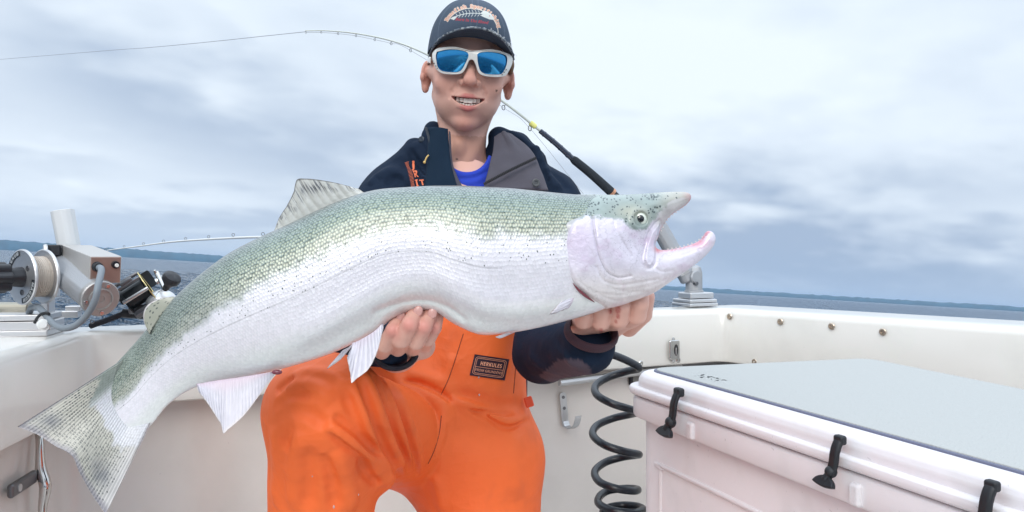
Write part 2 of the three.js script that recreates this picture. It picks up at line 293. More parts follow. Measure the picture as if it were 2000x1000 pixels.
// ---------------------------------------------------------------- the boat's cockpit
const DECK = -0.12, TOP = EYE - 0.185, LIP = TOP - 0.186;             // top of the gunwale, foot of its inner face
const PL = V(-1.043, 0, -1.924), PR = V(0.737, 0, -2.77);
const dirL = V(0.07, 0, 0.424).normalize(), dirR = V(0.583, 0, 0.74).normalize(), dirB = PR.clone().sub(PL).normalize();
const AL = PL.clone().addScaledVector(dirL, 3.2), AR = PR.clone().addScaledVector(dirR, 3.6);
const nB = V(dirB.z, 0, -dirB.x), nL = V(-dirL.z, 0, dirL.x).multiplyScalar(1), nR = V(dirR.z, 0, -dirR.x);   // outward
if (nB.z > 0) nB.negate(); if (nL.x > 0) nL.negate(); if (nR.x < 0) nR.negate();
const inter = (p, d, q, e) => { const c = d.x * e.z - d.z * e.x, t = ((q.x - p.x) * e.z - (q.z - p.z) * e.x) / c; return p.clone().addScaledVector(d, t); };
function runAt(off) {                                 // the inner line of the cockpit moved outward by off: [near left, back left, back right, near right]
  const o = Array.isArray(off) ? off : [off, off, off], l = PL.clone().addScaledVector(nL, o[0]), b = PL.clone().addScaledVector(nB, o[1]), r = PR.clone().addScaledVector(nR, o[2]);
  return [AL.clone().addScaledVector(nL, o[0]), inter(l, dirL, b, dirB), inter(b, dirB, r, dirR), AR.clone().addScaledVector(nR, o[2])];
}
function skirt(profile, round = 0.05) {               // a moulding swept along the cockpit; profile of [outward offset or three offsets, height]
  const pos = [], uv = [], idx = []; let cols = 0; let L = 0;
  const lines = profile.map(([off, y]) => {
    const c = runAt(off), out = [];
    const put = (p) => out.push(V(p.x, y, p.z));
    const seg = (a, b, n, t0 = 0, t1 = 1) => { for (let i = 0; i < n; i++) put(a.clone().lerp(b, lerp(t0, t1, i / n))); };
    const bend = (a, b, c2, n) => { for (let i = 0; i < n; i++) { const t = i / n; put(a.clone().lerp(b, t).lerp(b.clone().lerp(c2, t), t)); } };
    const near = (p, q, d) => p.clone().addScaledVector(q.clone().sub(p).normalize(), d);
    seg(c[0], near(c[1], c[0], round), 24); bend(near(c[1], c[0], round), c[1], near(c[1], c[2], round), 8);
    seg(near(c[1], c[2], round), near(c[2], c[1], round), 24); bend(near(c[2], c[1], round), c[2], near(c[2], c[3], round), 8);
    seg(near(c[2], c[3], round), c[3], 24); put(c[3]); return out;
  });
  cols = lines[0].length;
  for (let k = 0; k < lines.length; k++) { if (k) L += lines[k][40].distanceTo(lines[k - 1][40]); let s = 0; for (let i = 0; i < cols; i++) { if (i) s += lines[k][i].distanceTo(lines[k][i - 1]); pos.push(lines[k][i].x, lines[k][i].y, lines[k][i].z); uv.push(s, L); } }
  for (let k = 0; k < lines.length - 1; k++) for (let i = 0; i < cols - 1; i++) { const a = k * cols + i; idx.push(a, a + 1, a + cols, a + 1, a + cols + 1, a + cols); }
  const g = new THREE.BufferGeometry(); g.setAttribute('position', new THREE.Float32BufferAttribute(pos, 3)); g.setAttribute('uv', new THREE.Float32BufferAttribute(uv, 2)); g.setIndex(idx);
  return toCreasedNormals(g, 0.6);
}
const boat = thing('fishing_boat', 'white fibreglass cockpit of a fishing boat around the kneeling man', 'boat', V(0, 0, -1));
const OUT = [0.24, 0.13, 0.22];
const off3 = (d) => OUT.map((o) => o + d);
const coaming = part(boat, 'coaming', skirt([[[0.075, 0.075, 0.32], LIP + 0.012], [0.002, LIP], [-0.006, LIP + 0.004], [-0.009, LIP + 0.014], [0.0, TOP - 0.022], [0.005, TOP - 0.009], [0.016, TOP - 0.001], [0.03, TOP], [off3(-0.03), TOP + 0.004], [off3(-0.008), TOP - 0.004], [off3(0), TOP - 0.02], [off3(0.0), TOP - 0.05]]), gelcoat);
part(boat, 'hull_side', skirt([[off3(-0.003), TOP - 0.04], [off3(0.015), TOP - 0.1], [off3(0.0), TOP - 0.14], [off3(-0.05), WATER - 0.3 - 0.2]]), gelcoat);
part(boat, 'lower_wall', skirt([[[0.075, 0.075, 0.32], LIP + 0.05], [[0.07, 0.07, 0.31], LIP - 0.1], [[0.06, 0.06, 0.3], DECK + 0.06], [0.045, DECK + 0.015], [0.0, DECK + 0.003]]), gelcoatLow);
{ // the deck underfoot, with raised tread
  const c = runAt([0.02, 0.02, 0.32]), sh = new THREE.Shape(c.map((p) => new THREE.Vector2(p.x, -p.z))), g = new THREE.ExtrudeGeometry(sh, { depth: 0.05, bevelEnabled: false }); g.rotateX(-Math.PI / 2); g.translate(0, DECK - 0.05, 0);
  part(boat, 'deck', g, std([0.55, 0.53, 0.5], 0.55, 0, { bumpMap: gelGrain, bumpScale: 0.002 }));
}
// bright screw heads along the right-hand coaming and the back lip
{
  const head = lathe(V(0, 0, 0), V(0, 1, 0), [[0.011, 0], [0.011, 0.001], [0.0085, 0.0035], [0.004, 0.0045], [0.0035, 0.0025], [0, 0.0025]], 20, 0.4);
  const onWall = (px, py, p0, d) => { // where the view ray meets the vertical plane through p0 along d
    const r = P(px, py, 1), c = r.x * d.z - r.z * d.x, t = (p0.x * d.z - p0.z * d.x) / c; return V(r.x * t, EYE + (r.y - EYE) * t, r.z * t);
  };
  globalThis.onWall = onWall;
  for (const [px, py, s] of [[1427, 618, 1], [1526, 628, 1], [1626, 637, 1], [1726, 648, 1], [1476, 706, 1]]) {
    const q = onWall(px, py, PR, dirR).addScaledVector(nR, -0.006), g = head.clone(); g.scale(s, s, s); g.applyQuaternion(new THREE.Quaternion().setFromUnitVectors(V(0, 1, 0), nR.clone().negate())); g.translate(q.x, q.y, q.z);
    part(boat, 'screw', g, std([0.5, 0.42, 0.34], 0.3, 1));
  }
  for (const [px, py] of [[1178, 716], [1249, 709], [1322, 703]]) {
    const q = onWall(px, py, PL, dirB).addScaledVector(nB, -0.008), g = head.clone(); g.scale(0.8, 0.8, 0.8); g.applyQuaternion(new THREE.Quaternion().setFromUnitVectors(V(0, 1, 0), nB.clone().negate())); g.translate(q.x, q.y, q.z);
    part(boat, 'screw', g, steel);
  }
  // a grey pipe tucked under the back lip, and a dark flush locker vent beside it
  const under = (px, py, out) => { const r = onWall(px, py, PL.clone().addScaledVector(nB, out), dirB); return r; };
  part(boat, 'pipe', rod(under(1092, 748, 0.03), under(1330, 716, 0.03), 0.012), brushed);
  const pc = under(1385, 716, 0.062), pw = new RoundedBoxGeometry(0.30, 0.075, 0.012, 3, 0.004); place(pw, pc, nB.clone().negate()); const open = part(boat, 'locker_panel', pw, std([0.17, 0.165, 0.17], 0.6), 'dark grey panel tucked under the back coaming by the corner');
  part(open, 'bolt', lathe(under(1383, 717, 0.055), nB.clone().negate(), [[0.008, 0], [0.008, 0.003], [0.004, 0.005], [0, 0.005]], 14), blackPlastic);
  const a = under(1236, 736, 0.066), X = dirB, ve = new RoundedBoxGeometry(0.17, 0.058, 0.016, 4, 0.007); place(ve, a.clone().addScaledVector(X, 0.07), nB.clone().negate()); const vent = part(boat, 'vent', ve, blackPlastic);
  const vi = new RoundedBoxGeometry(0.05, 0.044, 0.01, 3, 0.004); place(vi, a.clone().addScaledVector(X, 0.02).addScaledVector(nB, -0.006), nB.clone().negate()); part(vent, 'vent_panel', vi, std([0.25, 0.24, 0.22], 0.5));
}
// ---------------------------------------------------------------- the big cooler
{
  const lidY = EYE - 0.26, cl = (p) => V(p.x, 0, p.z);
  const A = V(0.245, 0, -1.83), B = V(0.93, 0, -2.035), fr = V(0.328, 0, 0.945).normalize(), bk = V(0.19, 0, 0.98).normalize(), LEN = 1.32;
  const Cc = B.clone().addScaledVector(bk, LEN), D = A.clone().addScaledVector(fr, LEN);
  const quad = [A, B, Cc, D];
  const inset = (poly, d) => poly.map((p, i) => { const a = poly[(i + 3) % 4], b = poly[(i + 1) % 4], e1 = p.clone().sub(a).normalize(), e2 = b.clone().sub(p).normalize(), n1 = V(-e1.z, 0, e1.x), n2 = V(-e2.z, 0, e2.x); return inter(p.clone().addScaledVector(n1, d), e1, p.clone().addScaledVector(n2, d), e2); });
  const shape = (poly, r) => { const s = new THREE.Shape(), q = poly.map((p) => new THREE.Vector2(p.x, -p.z)); q.forEach((p, i) => { const a = q[(i + 3) % 4], b = q[(i + 1) % 4], u = p.clone().add(a.clone().sub(p).setLength(r)), v = p.clone().add(b.clone().sub(p).setLength(r)); i ? s.lineTo(u.x, u.y) : s.moveTo(u.x, u.y); s.quadraticCurveTo(p.x, p.y, v.x, v.y); }); s.closePath(); return s; };
  const slab = (poly, r, y0, y1, bev) => { const g = new THREE.ExtrudeGeometry(shape(inset(poly, bev), r), { depth: y1 - y0 - 2 * bev, bevelEnabled: true, bevelThickness: bev, bevelSize: bev, bevelSegments: 6, curveSegments: 14 }); g.rotateX(-Math.PI / 2); g.translate(0, y0 + bev, 0); g.deleteAttribute('normal'); g.deleteAttribute('uv'); const c = toCreasedNormals(g, 0.5); const p = c.attributes.position, uv = new Float32Array(p.count * 2); for (let i = 0; i < p.count; i++) { uv[2 * i] = p.getX(i) + p.getZ(i) * 0.7; uv[2 * i + 1] = p.getY(i) + p.getZ(i) * 0.4; } c.setAttribute('uv', new THREE.BufferAttribute(uv, 2)); return c; };
  const sgn = inset(quad, 0.05)[0].distanceTo(quad[2]) < quad[0].distanceTo(quad[2]) ? 1 : -1, ins = (d) => inset(quad, d * sgn);
  const slabQ = (d, r, y0, y1, bev) => { const b = bev * sgn; const poly = ins(d); const g = slab2(poly, r, y0, y1, bev, b); return g; };
  const slab2 = (poly, r, y0, y1, bev, b) => { const q = inset(poly, b); const g = new THREE.ExtrudeGeometry(shape(q, r), { depth: y1 - y0 - 2 * bev, bevelEnabled: true, bevelThickness: bev, bevelSize: bev, bevelSegments: 6, curveSegments: 14 }); g.rotateX(-Math.PI / 2); g.translate(0, y0 + bev, 0); g.deleteAttribute('normal'); g.deleteAttribute('uv'); const c = toCreasedNormals(g, 0.5), p = c.attributes.position, uv = new Float32Array(p.count * 2); for (let i = 0; i < p.count; i++) { uv[2 * i] = p.getX(i) + p.getZ(i) * 0.7; uv[2 * i + 1] = p.getY(i) + p.getZ(i) * 0.4; } c.setAttribute('uv', new THREE.BufferAttribute(uv, 2)); return c; };
  const speck = dataTex(512, 512, (u, v) => { const n = tileFbm(u, v, 7, 4, 3), s = tileNoise(u, v, 110, 21); const c = 1 - 0.035 * sstep(0.5, 0.8, n) - (s > 0.975 ? 0.12 : 0); return [c, c * 0.992, c * 0.994]; }); speck.repeat.set(1.4, 1.4);
  const peel = dataTex(512, 512, (u, v) => tileFbm(u, v, 48, 3, 6), false); peel.repeat.set(2.5, 2.5);
  const mat = phys([0.79, 0.77, 0.785], 0.42, 0, { map: speck, bumpMap: peel, bumpScale: 0.0003, clearcoat: 0.15, clearcoatRoughness: 0.4 });
  const c = thing('cooler', 'large white ice chest with black rubber latches standing on the deck', 'cooler', V((A.x + Cc.x) / 2, 0, (A.z + Cc.z) / 2));
  const body = part(c, 'body', slabQ(0.028, 0.07, DECK + 0.02, lidY - 0.095, 0.012), mat);
  // the rim under the lid, scalloped round each latch
  part(c, 'rim', slabQ(0.006, 0.08, lidY - 0.102, lidY - 0.0535, 0.009), mat);
  const lid = part(c, 'lid', slabQ(0.012, 0.075, lidY - 0.052, lidY, 0.022), mat);
  part(lid, 'lid_lip', slabQ(0.0, 0.08, lidY - 0.050, lidY - 0.031, 0.007), mat);
  const gasket = part(c, 'gasket', slabQ(0.016, 0.07, lidY - 0.06, lidY - 0.046, 0.002), std([0.10, 0.05, 0.06], 0.8));
  // top cushion with its dark edging
  part(lid, 'edging', slabQ(0.048, 0.05, lidY - 0.006, lidY + 0.0035, 0.002), std([0.13, 0.14, 0.21], 0.6));
  const padGrain = dataTex(256, 256, (u, v) => tileFbm(u, v, 60, 2, 6), false); padGrain.repeat.set(6, 6);
  part(lid, 'top_pad', slabQ(0.053, 0.047, lidY - 0.004, lidY + 0.0055, 0.002), std([0.41, 0.42, 0.41], 0.55, 0, { bumpMap: padGrain, bumpScale: 0.0006 }));
  // raised moulded panel outline on the long side
  {
    const o = A.clone().addScaledVector(fr, 0.0), out = V(fr.z, 0, -fr.x).multiplyScalar(-1); if (out.x > 0) out.negate();
    const face = (s, y, e = 0) => { const p = A.clone().addScaledVector(fr, s).addScaledVector(out, -0.028 + e); p.y = y; return p; };
    const line = [face(0.15, DECK + 0.05), face(0.15, lidY - 0.23), face(0.165, lidY - 0.2), face(0.2, lidY - 0.19), face(1.08, lidY - 0.19), face(1.12, lidY - 0.2), face(1.13, lidY - 0.23), face(1.13, DECK + 0.05)];
    part(body, 'moulding', tube(line, 0.0055, 160, 8), mat);
    // drips moulded under the rim
    // latches
    const latch = (s, k) => {
      const B0 = face(s, 0), up = V(0, 1, 0), at = (f, y, e) => B0.clone().addScaledVector(fr, f * k).addScaledVector(out, 0.021 + e * k).add(V(0, y, 0)), parts = [];
      const ly = (d) => lidY - d * k; const strap = [at(0, ly(0.012), 0.020), at(0.0, ly(0.03), 0.034), at(-0.002, ly(0.06), 0.044), at(-0.008, ly(0.10), 0.045), at(-0.014, ly(0.125), 0.048)];
      const g = patch(strap.map((p) => p.clone().addScaledVector(fr, -0.019 * k)), strap.map((p) => p.clone().addScaledVector(fr, 0.019 * k)), { nu: 24, nv: 6, th: 0.009 });
      const head = new RoundedBoxGeometry(0.042 * k, 0.032 * k, 0.028 * k, 4, 0.009 * k); place(head, at(0, ly(0.018), 0.024), out);
      const waist = new THREE.SphereGeometry(0.021 * k, 16, 12); const wp = at(-0.014, ly(0.128), 0.05); waist.translate(wp.x, wp.y, wp.z);
      const neck = rod(at(-0.014, ly(0.128), 0.05), at(-0.026, ly(0.158), 0.062), 0.014 * k, 0.016 * k, 14);
      const tee = new THREE.ExtrudeGeometry((() => { const q = new THREE.Shape(); q.moveTo(-0.034, -0.004); q.quadraticCurveTo(-0.03, 0.008, -0.008, 0.014); q.lineTo(0.008, 0.014); q.quadraticCurveTo(0.03, 0.008, 0.034, -0.004); q.quadraticCurveTo(0.0, -0.014, -0.034, -0.004); return q; })(), { depth: 0.009, bevelEnabled: true, bevelSize: 0.003, bevelThickness: 0.003, bevelSegments: 3 });
      tee.translate(0, 0, -0.0045); tee.scale(k * 1.3, k * 1.35, k * 1.3); place(tee, at(-0.028, ly(0.166), 0.066), out.clone().addScaledVector(up, 0.55));
      part(c, 'latch', merge([g, head, waist, neck, tee]), blackRubber);
      const keep = new RoundedBoxGeometry(0.022, 0.034, 0.016, 4, 0.006); place(keep, B0.clone().addScaledVector(fr, 0.026 * k + 0.012).addScaledVector(out, 0.022).add(V(0, lidY - 0.082, 0)), out); part(c, 'latch_keeper', keep, mat);
    };
    for (const [s, k] of [[0.28, 0.55], [0.72, 0.43], [0.965, 0.4]]) latch(s, k);
    // the maker's word on the top, as worn as it is in the photograph
    const tex = canvasTex(512, 160, (x, w, h) => { x.clearRect(0, 0, w, h); x.fillStyle = '#141a22'; x.font = 'bold 130px sans-serif'; x.textAlign = 'center'; x.textBaseline = 'middle'; x.fillText('YETI', w / 2, h / 2 + 4); x.globalCompositeOperation = 'destination-out'; const r = rng(4); for (let i = 0; i < 60; i++) { x.globalAlpha = 0.9; x.beginPath(); x.ellipse(r() * w, r() * h, 8 + 40 * r(), 4 + 10 * r(), r() * 3, 0, 7); x.fill(); } });
    const w = 0.17, h = 0.053, pg = new THREE.PlaneGeometry(w, h); const q = P(1386, 739, 1); const t = -0.2555 / (q.y - EYE), cpt = V(q.x * t, lidY + 0.0061, q.z * t);
    const X = fr.clone(), Z = V(-out.x, 0, -out.z).multiplyScalar(-1); pg.applyMatrix4(new THREE.Matrix4().makeBasis(X, V(-Z.x, 0, -Z.z), V(0, 1, 0)).setPosition(cpt));
    part(lid, 'lettering', pg, std([1, 1, 1], 0.6, 0, { map: tex, transparent: true, alphaTest: 0.5 }));
  }
}
// ---------------------------------------------------------------- coiled washdown hose
{
  const pts = [], turn = Math.PI * 2, r0 = 43, d = 1.97;
  const ctr = (t) => P(lerp(1197, 1203, t), lerp(716, 1000, t), d);
  pts.push(P(1118, 716, 1.86), P(1155, 700, 1.9), P(1192, 692, 1.93));
  const N = 96, H = [[0, 690], [0.9, 772], [1.9, 855], [2.8, 925], [3.6, 968], [4.4, 990], [5.4, 1008], [6.4, 1022], [8, 1060], [11, 1150], [13, 1250]];
  const hy = (k) => { for (let i = 1; i < H.length; i++) if (k <= H[i][0]) return lerp(H[i - 1][1], H[i][1], (k - H[i - 1][0]) / (H[i][0] - H[i - 1][0])); return 1250; };
  for (let i = 2; i <= N; i++) { const k = i / N * 13, a = turn * k - Math.PI * 0.5, y = EYE + (500 - hy(k)) / F * d, R = (k < 4 ? r0 : r0 + 6 * Math.sin(k * 2.3)) / F * d, cx = (1200 - 1000) / F * d + 0.003 * Math.sin(k * 3.1) + (k > 3.6 ? 0.012 : 0); pts.push(V(cx + Math.cos(a) * R, y, -d + 0.03 + Math.sin(a) * -R)); }
  const hose = thing('coiled_hose', 'black spiral hose hanging in loose coils beside the cooler', 'hose', P(1200, 1150, d));
  part(hose, 'hose', tube(pts, 0.0096, 1000, 12), phys([0.006, 0.009, 0.016], 0.35, 0, { clearcoat: 0.2, clearcoatRoughness: 0.2 }));
  const q = pts[0]; part(hose, 'fitting', rod(q.clone().add(V(-0.03, -0.004, 0)), q.clone().add(V(0.012, 0.004, 0)), 0.012), steel);
}
// ---------------------------------------------------------------- steel fittings on the back wall
{
  const face = (px, py, out) => onWall(px, py, PL.clone().addScaledVector(nB, out), dirB), inw = nB.clone().negate(), U = V(0, 1, 0);
  // strike plate
  const a = face(1314, 683, -0.012), pl = thing('latch_plate', 'small polished steel keyhole plate screwed to the back coaming', 'latch', a);
  const sh = new THREE.Shape(); sh.absellipse(0, 0, 0.018, 0.042, 0, 7); 
  const ext = (s, depth, bev) => new THREE.ExtrudeGeometry(s, { depth, bevelEnabled: true, bevelSize: bev, bevelThickness: bev, bevelSegments: 3, curveSegments: 20 });
  const body = new THREE.Shape(); body.moveTo(-0.018, -0.024); body.lineTo(-0.018, 0.026); body.quadraticCurveTo(-0.018, 0.03, -0.014, 0.03); body.lineTo(0.014, 0.03); body.quadraticCurveTo(0.018, 0.03, 0.018, 0.026); body.lineTo(0.018, -0.024); body.quadraticCurveTo(0.018, -0.03, 0.012, -0.03); body.lineTo(-0.012, -0.03); body.quadraticCurveTo(-0.018, -0.03, -0.018, -0.024);
  const slot = new THREE.Path(); slot.absellipse(0.004, -0.002, 0.0095, 0.02, 0, 7); body.holes.push(slot);
  const g1 = ext(sh, 0.002, 0.0015), g2 = ext(body, 0.005, 0.003);
  part(pl, 'back_plate', place(g1, a.clone().addScaledVector(inw, 0.0015), inw), std([0.05, 0.05, 0.05], 0.5, 0.4)); part(pl, 'housing', place(g2, a.clone().addScaledVector(inw, 0.004), inw), steel);
  for (const y of [0.036, -0.036]) part(pl, 'screw', lathe(a.clone().addScaledVector(U, y).addScaledVector(inw, 0.003), inw, [[0.006, 0], [0.006, 0.002], [0.003, 0.004], [0, 0.003]], 16), steel);
  { const sg = new THREE.SphereGeometry(1, 20, 14); sg.scale(0.0085, 0.019, 0.0012); place(sg, a.clone().addScaledVector(inw, 0.0125).addScaledVector(dirB, 0.005), inw); part(pl, 'slot', sg, std([0.02, 0.02, 0.022], 0.6)); }
  part(pl, 'bolt_tongue', rod(a.clone().addScaledVector(U, -0.016).addScaledVector(dirB, 0.004).addScaledVector(inw, 0.0125), a.clone().addScaledVector(U, 0.008).addScaledVector(dirB, 0.004).addScaledVector(inw, 0.0125), 0.003), steel);
  // coat hook on the lower wall
  const hb = face(1101, 798, 0.058), hk = thing('wall_hook', 'single steel hook screwed to the wall below the back coaming', 'hook', hb);
  const hp = new THREE.Shape(); hp.moveTo(-0.011, -0.05); hp.lineTo(-0.011, 0.042); hp.absarc(0, 0.042, 0.011, Math.PI, 0, true); hp.lineTo(0.011, -0.05); hp.absarc(0, -0.05, 0.011, 0, Math.PI, true);
  const tiltU = U.clone().addScaledVector(dirB, -0.1).normalize();
  part(hk, 'back_plate', place(ext(hp, 0.003, 0.001), hb, inw, tiltU), brushed);
  for (const y of [0.038, 0.002]) part(hk, 'screw', lathe(hb.clone().addScaledVector(tiltU, y).addScaledVector(inw, 0.004), inw, [[0.0055, 0], [0.005, 0.002], [0.002, 0.001], [0, 0.001]], 16), darkSteel);
  const at = (x, y, z) => hb.clone().addScaledVector(dirB, x).addScaledVector(U, y).addScaledVector(inw, z), W = 0.011, prof = [at(0.005, -0.04, 0.004), at(0.007, -0.055, 0.012), at(0.012, -0.06, 0.026), at(0.02, -0.052, 0.04), at(0.026, -0.03, 0.046), at(0.028, -0.018, 0.046)];
  part(hk, 'hook', patch(prof.map((p) => p.clone().addScaledVector(dirB, -W)), prof.map((p) => p.clone().addScaledVector(dirB, W)), { nu: 24, nv: 6, th: 0.004 }), brushed);
  // grab rail at bottom left
  const rp = (px, py, d) => P(px, py, d), gr = thing('grab_rail', 'polished steel grab rail standing in the lower left corner', 'rail', rp(84, 1100, 1.78));
  part(gr, 'rail', tube([rp(76, 842, 1.80), rp(78, 868, 1.79), rp(80, 915, 1.78), rp(88, 945, 1.775), rp(88, 960, 1.775), rp(83, 1000, 1.775), rp(82, 1100, 1.775)], (t) => 0.0085 + 0.0045 * Math.exp(-(((t - 0.38) / 0.16) ** 2)), 60, 18), phys([0.62, 0.6, 0.58], 0.08, 1));
  const bw = onWall(44, 945, PL.clone().addScaledVector(nL, 0.052), dirL), bn = nL.clone().negate(), br = new RoundedBoxGeometry(0.12, 0.03, 0.014, 5, 0.0065); place(br, bw, bn); const bm = part(gr, 'bracket', br, darkSteel);
  part(bm, 'screw', lathe(bw.clone().addScaledVector(bn, 0.006).addScaledVector(dirL, 0.03), bn, [[0.0085, 0], [0.008, 0.003], [0.003, 0.002], [0, 0.001]], 18), brushed);
}
// ---------------------------------------------------------------- rod holder on the right-hand coaming
{
  const b = P(1357, 601, 2.86); b.y = TOP + 0.004; const px = (x, y, dz = 0) => P(x, y, 2.86 + dz), X = dirB;
  const rh = thing('rod_holder', 'adjustable aluminium rod holder bolted to the back right coaming', 'rod holder', b);
  const bx = (w, h, d, c, r = 0.004) => { const g = new RoundedBoxGeometry(w, h, d, 4, r); return place(g, c, nB.clone().negate()); };
  const base = part(rh, 'base_plate', merge([bx(0.125, 0.012, 0.11, b.clone().add(V(0, 0.007, 0))), bx(0.12, 0.012, 0.105, b.clone().add(V(0, 0.0205, 0)))]), brushed);
  part(rh, 'clamp_block', bx(0.105, 0.022, 0.075, b.clone().add(V(0.004, 0.039, 0)), 0.005), brushed);
  const pv = px(1353, 548);
  part(rh, 'post', lathe(b.clone().add(V(-0.003, 0.048, 0)), V(0, 1, 0), [[0.034, 0], [0.034, 0.008], [0.03, 0.01], [0.03, 0.055], [0.0295, 0.075], [0.024, 0.092], [0.012, 0.1], [0, 0.102]], 32), castAl);
  const k = px(1349, 541);
  part(rh, 'knuckle', rod(k.clone().addScaledVector(nB, 0.036), k.clone().addScaledVector(nB, -0.036), 0.024), castAl);
  part(rh, 'bolt', rod(px(1346, 553).addScaledVector(nB, -0.03), px(1346, 553).addScaledVector(nB, -0.045), 0.007), darkSteel);
  const t0 = px(1346, 548), t1 = px(1284, 438);
  const tb = part(rh, 'tube', merge([rod(t0, t1, 0.031, 0.031, 28)]), castAl);
  const dir = t1.clone().sub(t0).normalize(); part(tb, 'collar', lathe(t0.clone().addScaledVector(dir, 0.03), dir, [[0.033, 0], [0.0345, 0.003], [0.0345, 0.03], [0.033, 0.033]], 32), brushed);
}
// ---------------------------------------------------------------- downrigger on the left corner
{
  const D = 1.86, o = P(50, 655, D); o.y = TOP; const p = (x, y, d = D) => P(x, y, d), U = V(0, 1, 0), X = V(1, 0, 0), Z = V(0, 0, 1);
  const dr = thing('downrigger', 'electric downrigger with wire spool and grey motor on the left corner of the boat', 'downrigger', o);
  const bx = (cx, cy, d, w, h, dep, r = 0.003, turn = 0) => { const g = new RoundedBoxGeometry(w / F * d, h / F * d, dep, 4, r); g.rotateY(turn); const q = p(cx, cy, d); g.translate(q.x, q.y, q.z); return g; };
  part(dr, 'base_plate', merge([bx(56, 647, 1.86, 96, 11, 0.13, 0.002, 0.25)]), brushed);
  part(dr, 'base_block', merge([bx(58, 633, 1.86, 98, 18, 0.11, 0.003, 0.25), bx(46, 617, 1.86, 106, 12, 0.13, 0.003, 0.25)]), brushed);
  part(dr, 'turntable', rod(p(-12, 603, 1.9), p(60, 603, 1.9), 0.016), std([0.40, 0.38, 0.32], 0.5, 0.6));
  part(dr, 'boom', bx(92, 614, 2.0, 120, 13, 0.03, 0.002, 0.15), brushed);
  part(dr, 'boom_end', bx(148, 602, 2.02, 30, 10, 0.03, 0.002), brushed);
  part(dr, 'upright', bx(94, 575, 1.9, 15, 72, 0.03, 0.003), brushed);
  // spool: two flanges and the wound wire, its axle pointing at us and to the left
  const ax = V(-0.53, -0.01, 0.85).normalize(), s0 = p(48, 541, 1.80), flange = [[0.012, 0], [0.055, 0.001], [0.061, 0.0], [0.0635, 0.002], [0.0635, 0.006], [0.061, 0.008], [0.055, 0.007], [0.012, 0.007]];
  const spool = part(dr, 'spool', lathe(s0, ax, flange, 56, 0.5), brushed);
  part(dr, 'spool', lathe(s0.clone().addScaledVector(ax, -0.048), ax, flange, 56, 0.5), brushed);
  part(dr, 'wire', lathe(s0.clone().addScaledVector(ax, -0.044), ax, Array.from({ length: 45 }, (_, i) => [0.046 + (i % 2) * 0.0009 + 0.0006 * Math.sin(i * 1.7), i * 0.001]), 48, 0.2), std([0.50, 0.44, 0.38], 0.6, 0.2));
  // raised lettering strip round the flange
  const ring = canvasTex(1024, 1024, (x, w) => { x.clearRect(0, 0, w, w); x.translate(w / 2, w / 2); x.strokeStyle = '#2c3138'; x.lineWidth = 92; for (const [a0, a1] of [[0.1, 1.5], [3.3, 4.6]]) { x.beginPath(); x.arc(0, 0, 412, a0, a1); x.stroke(); } x.font = 'bold 92px sans-serif'; x.fillStyle = '#c9cccd'; x.textAlign = 'center'; x.textBaseline = 'middle'; for (const mid of [0.8, 3.95]) [...'MAGNUM'].forEach((ch, i) => { const a = mid + (i - 2.5) * 0.2; x.save(); x.rotate(a); x.translate(412, 0); x.rotate(Math.PI / 2); x.fillText(ch, 0, 0); x.restore(); }); });
  { const rg = new THREE.RingGeometry(0.047, 0.06, 64, 1), q = rg.attributes.position, uv = rg.attributes.uv; for (let i = 0; i < q.count; i++) uv.setXY(i, 0.5 + q.getX(i) / 0.1342, 0.5 + q.getY(i) / 0.1342); place(rg, s0.clone().addScaledVector(ax, 0.0085), ax); part(spool, 'lettering', rg, std([1, 1, 1], 0.5, 0.3, { map: ring, transparent: true, alphaTest: 0.5 })); }
  for (const a of [0.6, 2.7, 4.8]) { const u = new THREE.Vector3().crossVectors(U, ax).normalize(), w = new THREE.Vector3().crossVectors(ax, u); part(spool, 'hole_rim', lathe(s0.clone().addScaledVector(u, Math.cos(a) * 0.035).addScaledVector(w, Math.sin(a) * 0.035).addScaledVector(ax, 0.0066), ax, [[0.0065, 0], [0.0065, 0.002], [0.0045, 0.002], [0.0045, 0.0004], [0, 0.0004]], 18), darkSteel); }
  // star knob
  { const star = new THREE.Shape(); for (let i = 0; i <= 80; i++) { const a = i / 80 * Math.PI * 2, r = 0.0285 + 0.0035 * Math.cos(a * 7); i ? star.lineTo(Math.cos(a) * r, Math.sin(a) * r) : star.moveTo(r, 0); } const g = new THREE.ExtrudeGeometry(star, { depth: 0.028, bevelEnabled: true, bevelSize: 0.004, bevelThickness: 0.005, bevelSegments: 4 }); place(g, s0.clone().addScaledVector(ax, 0.042), ax); part(dr, 'knob', merge([g, rod(s0.clone().addScaledVector(ax, 0.002), s0.clone().addScaledVector(ax, 0.05), 0.024, 0.018, 28)]), blackPlastic); }
  // motor: a grey cast drum, its end cap facing us down to the right
  const m0 = p(118, 522, 1.93), m1 = p(197, 584, 1.745), md = m1.clone().sub(m0).normalize(), L = m0.distanceTo(m1);
  const motor = part(dr, 'motor', lathe(m0, md, [[0, 0], [0.03, 0.0], [0.037, 0.006], [0.038, 0.012], [0.038, L - 0.016]], 48), castAl);
  const end = part(dr, 'end_cap', lathe(m0, md, [[0.0395, L - 0.018], [0.0405, L - 0.016], [0.0405, L - 0.003], [0.0385, L], [0.026, L + 0.0005], [0.0255, L + 0.004], [0.022, L + 0.005], [0.0215, L + 0.0015], [0.008, L + 0.001], [0.0075, L - 0.001], [0, L - 0.001]], 56, 0.35), std([0.40, 0.39, 0.38], 0.42, 0.75, { bumpMap: castGrain, bumpScale: 0.0003 }));
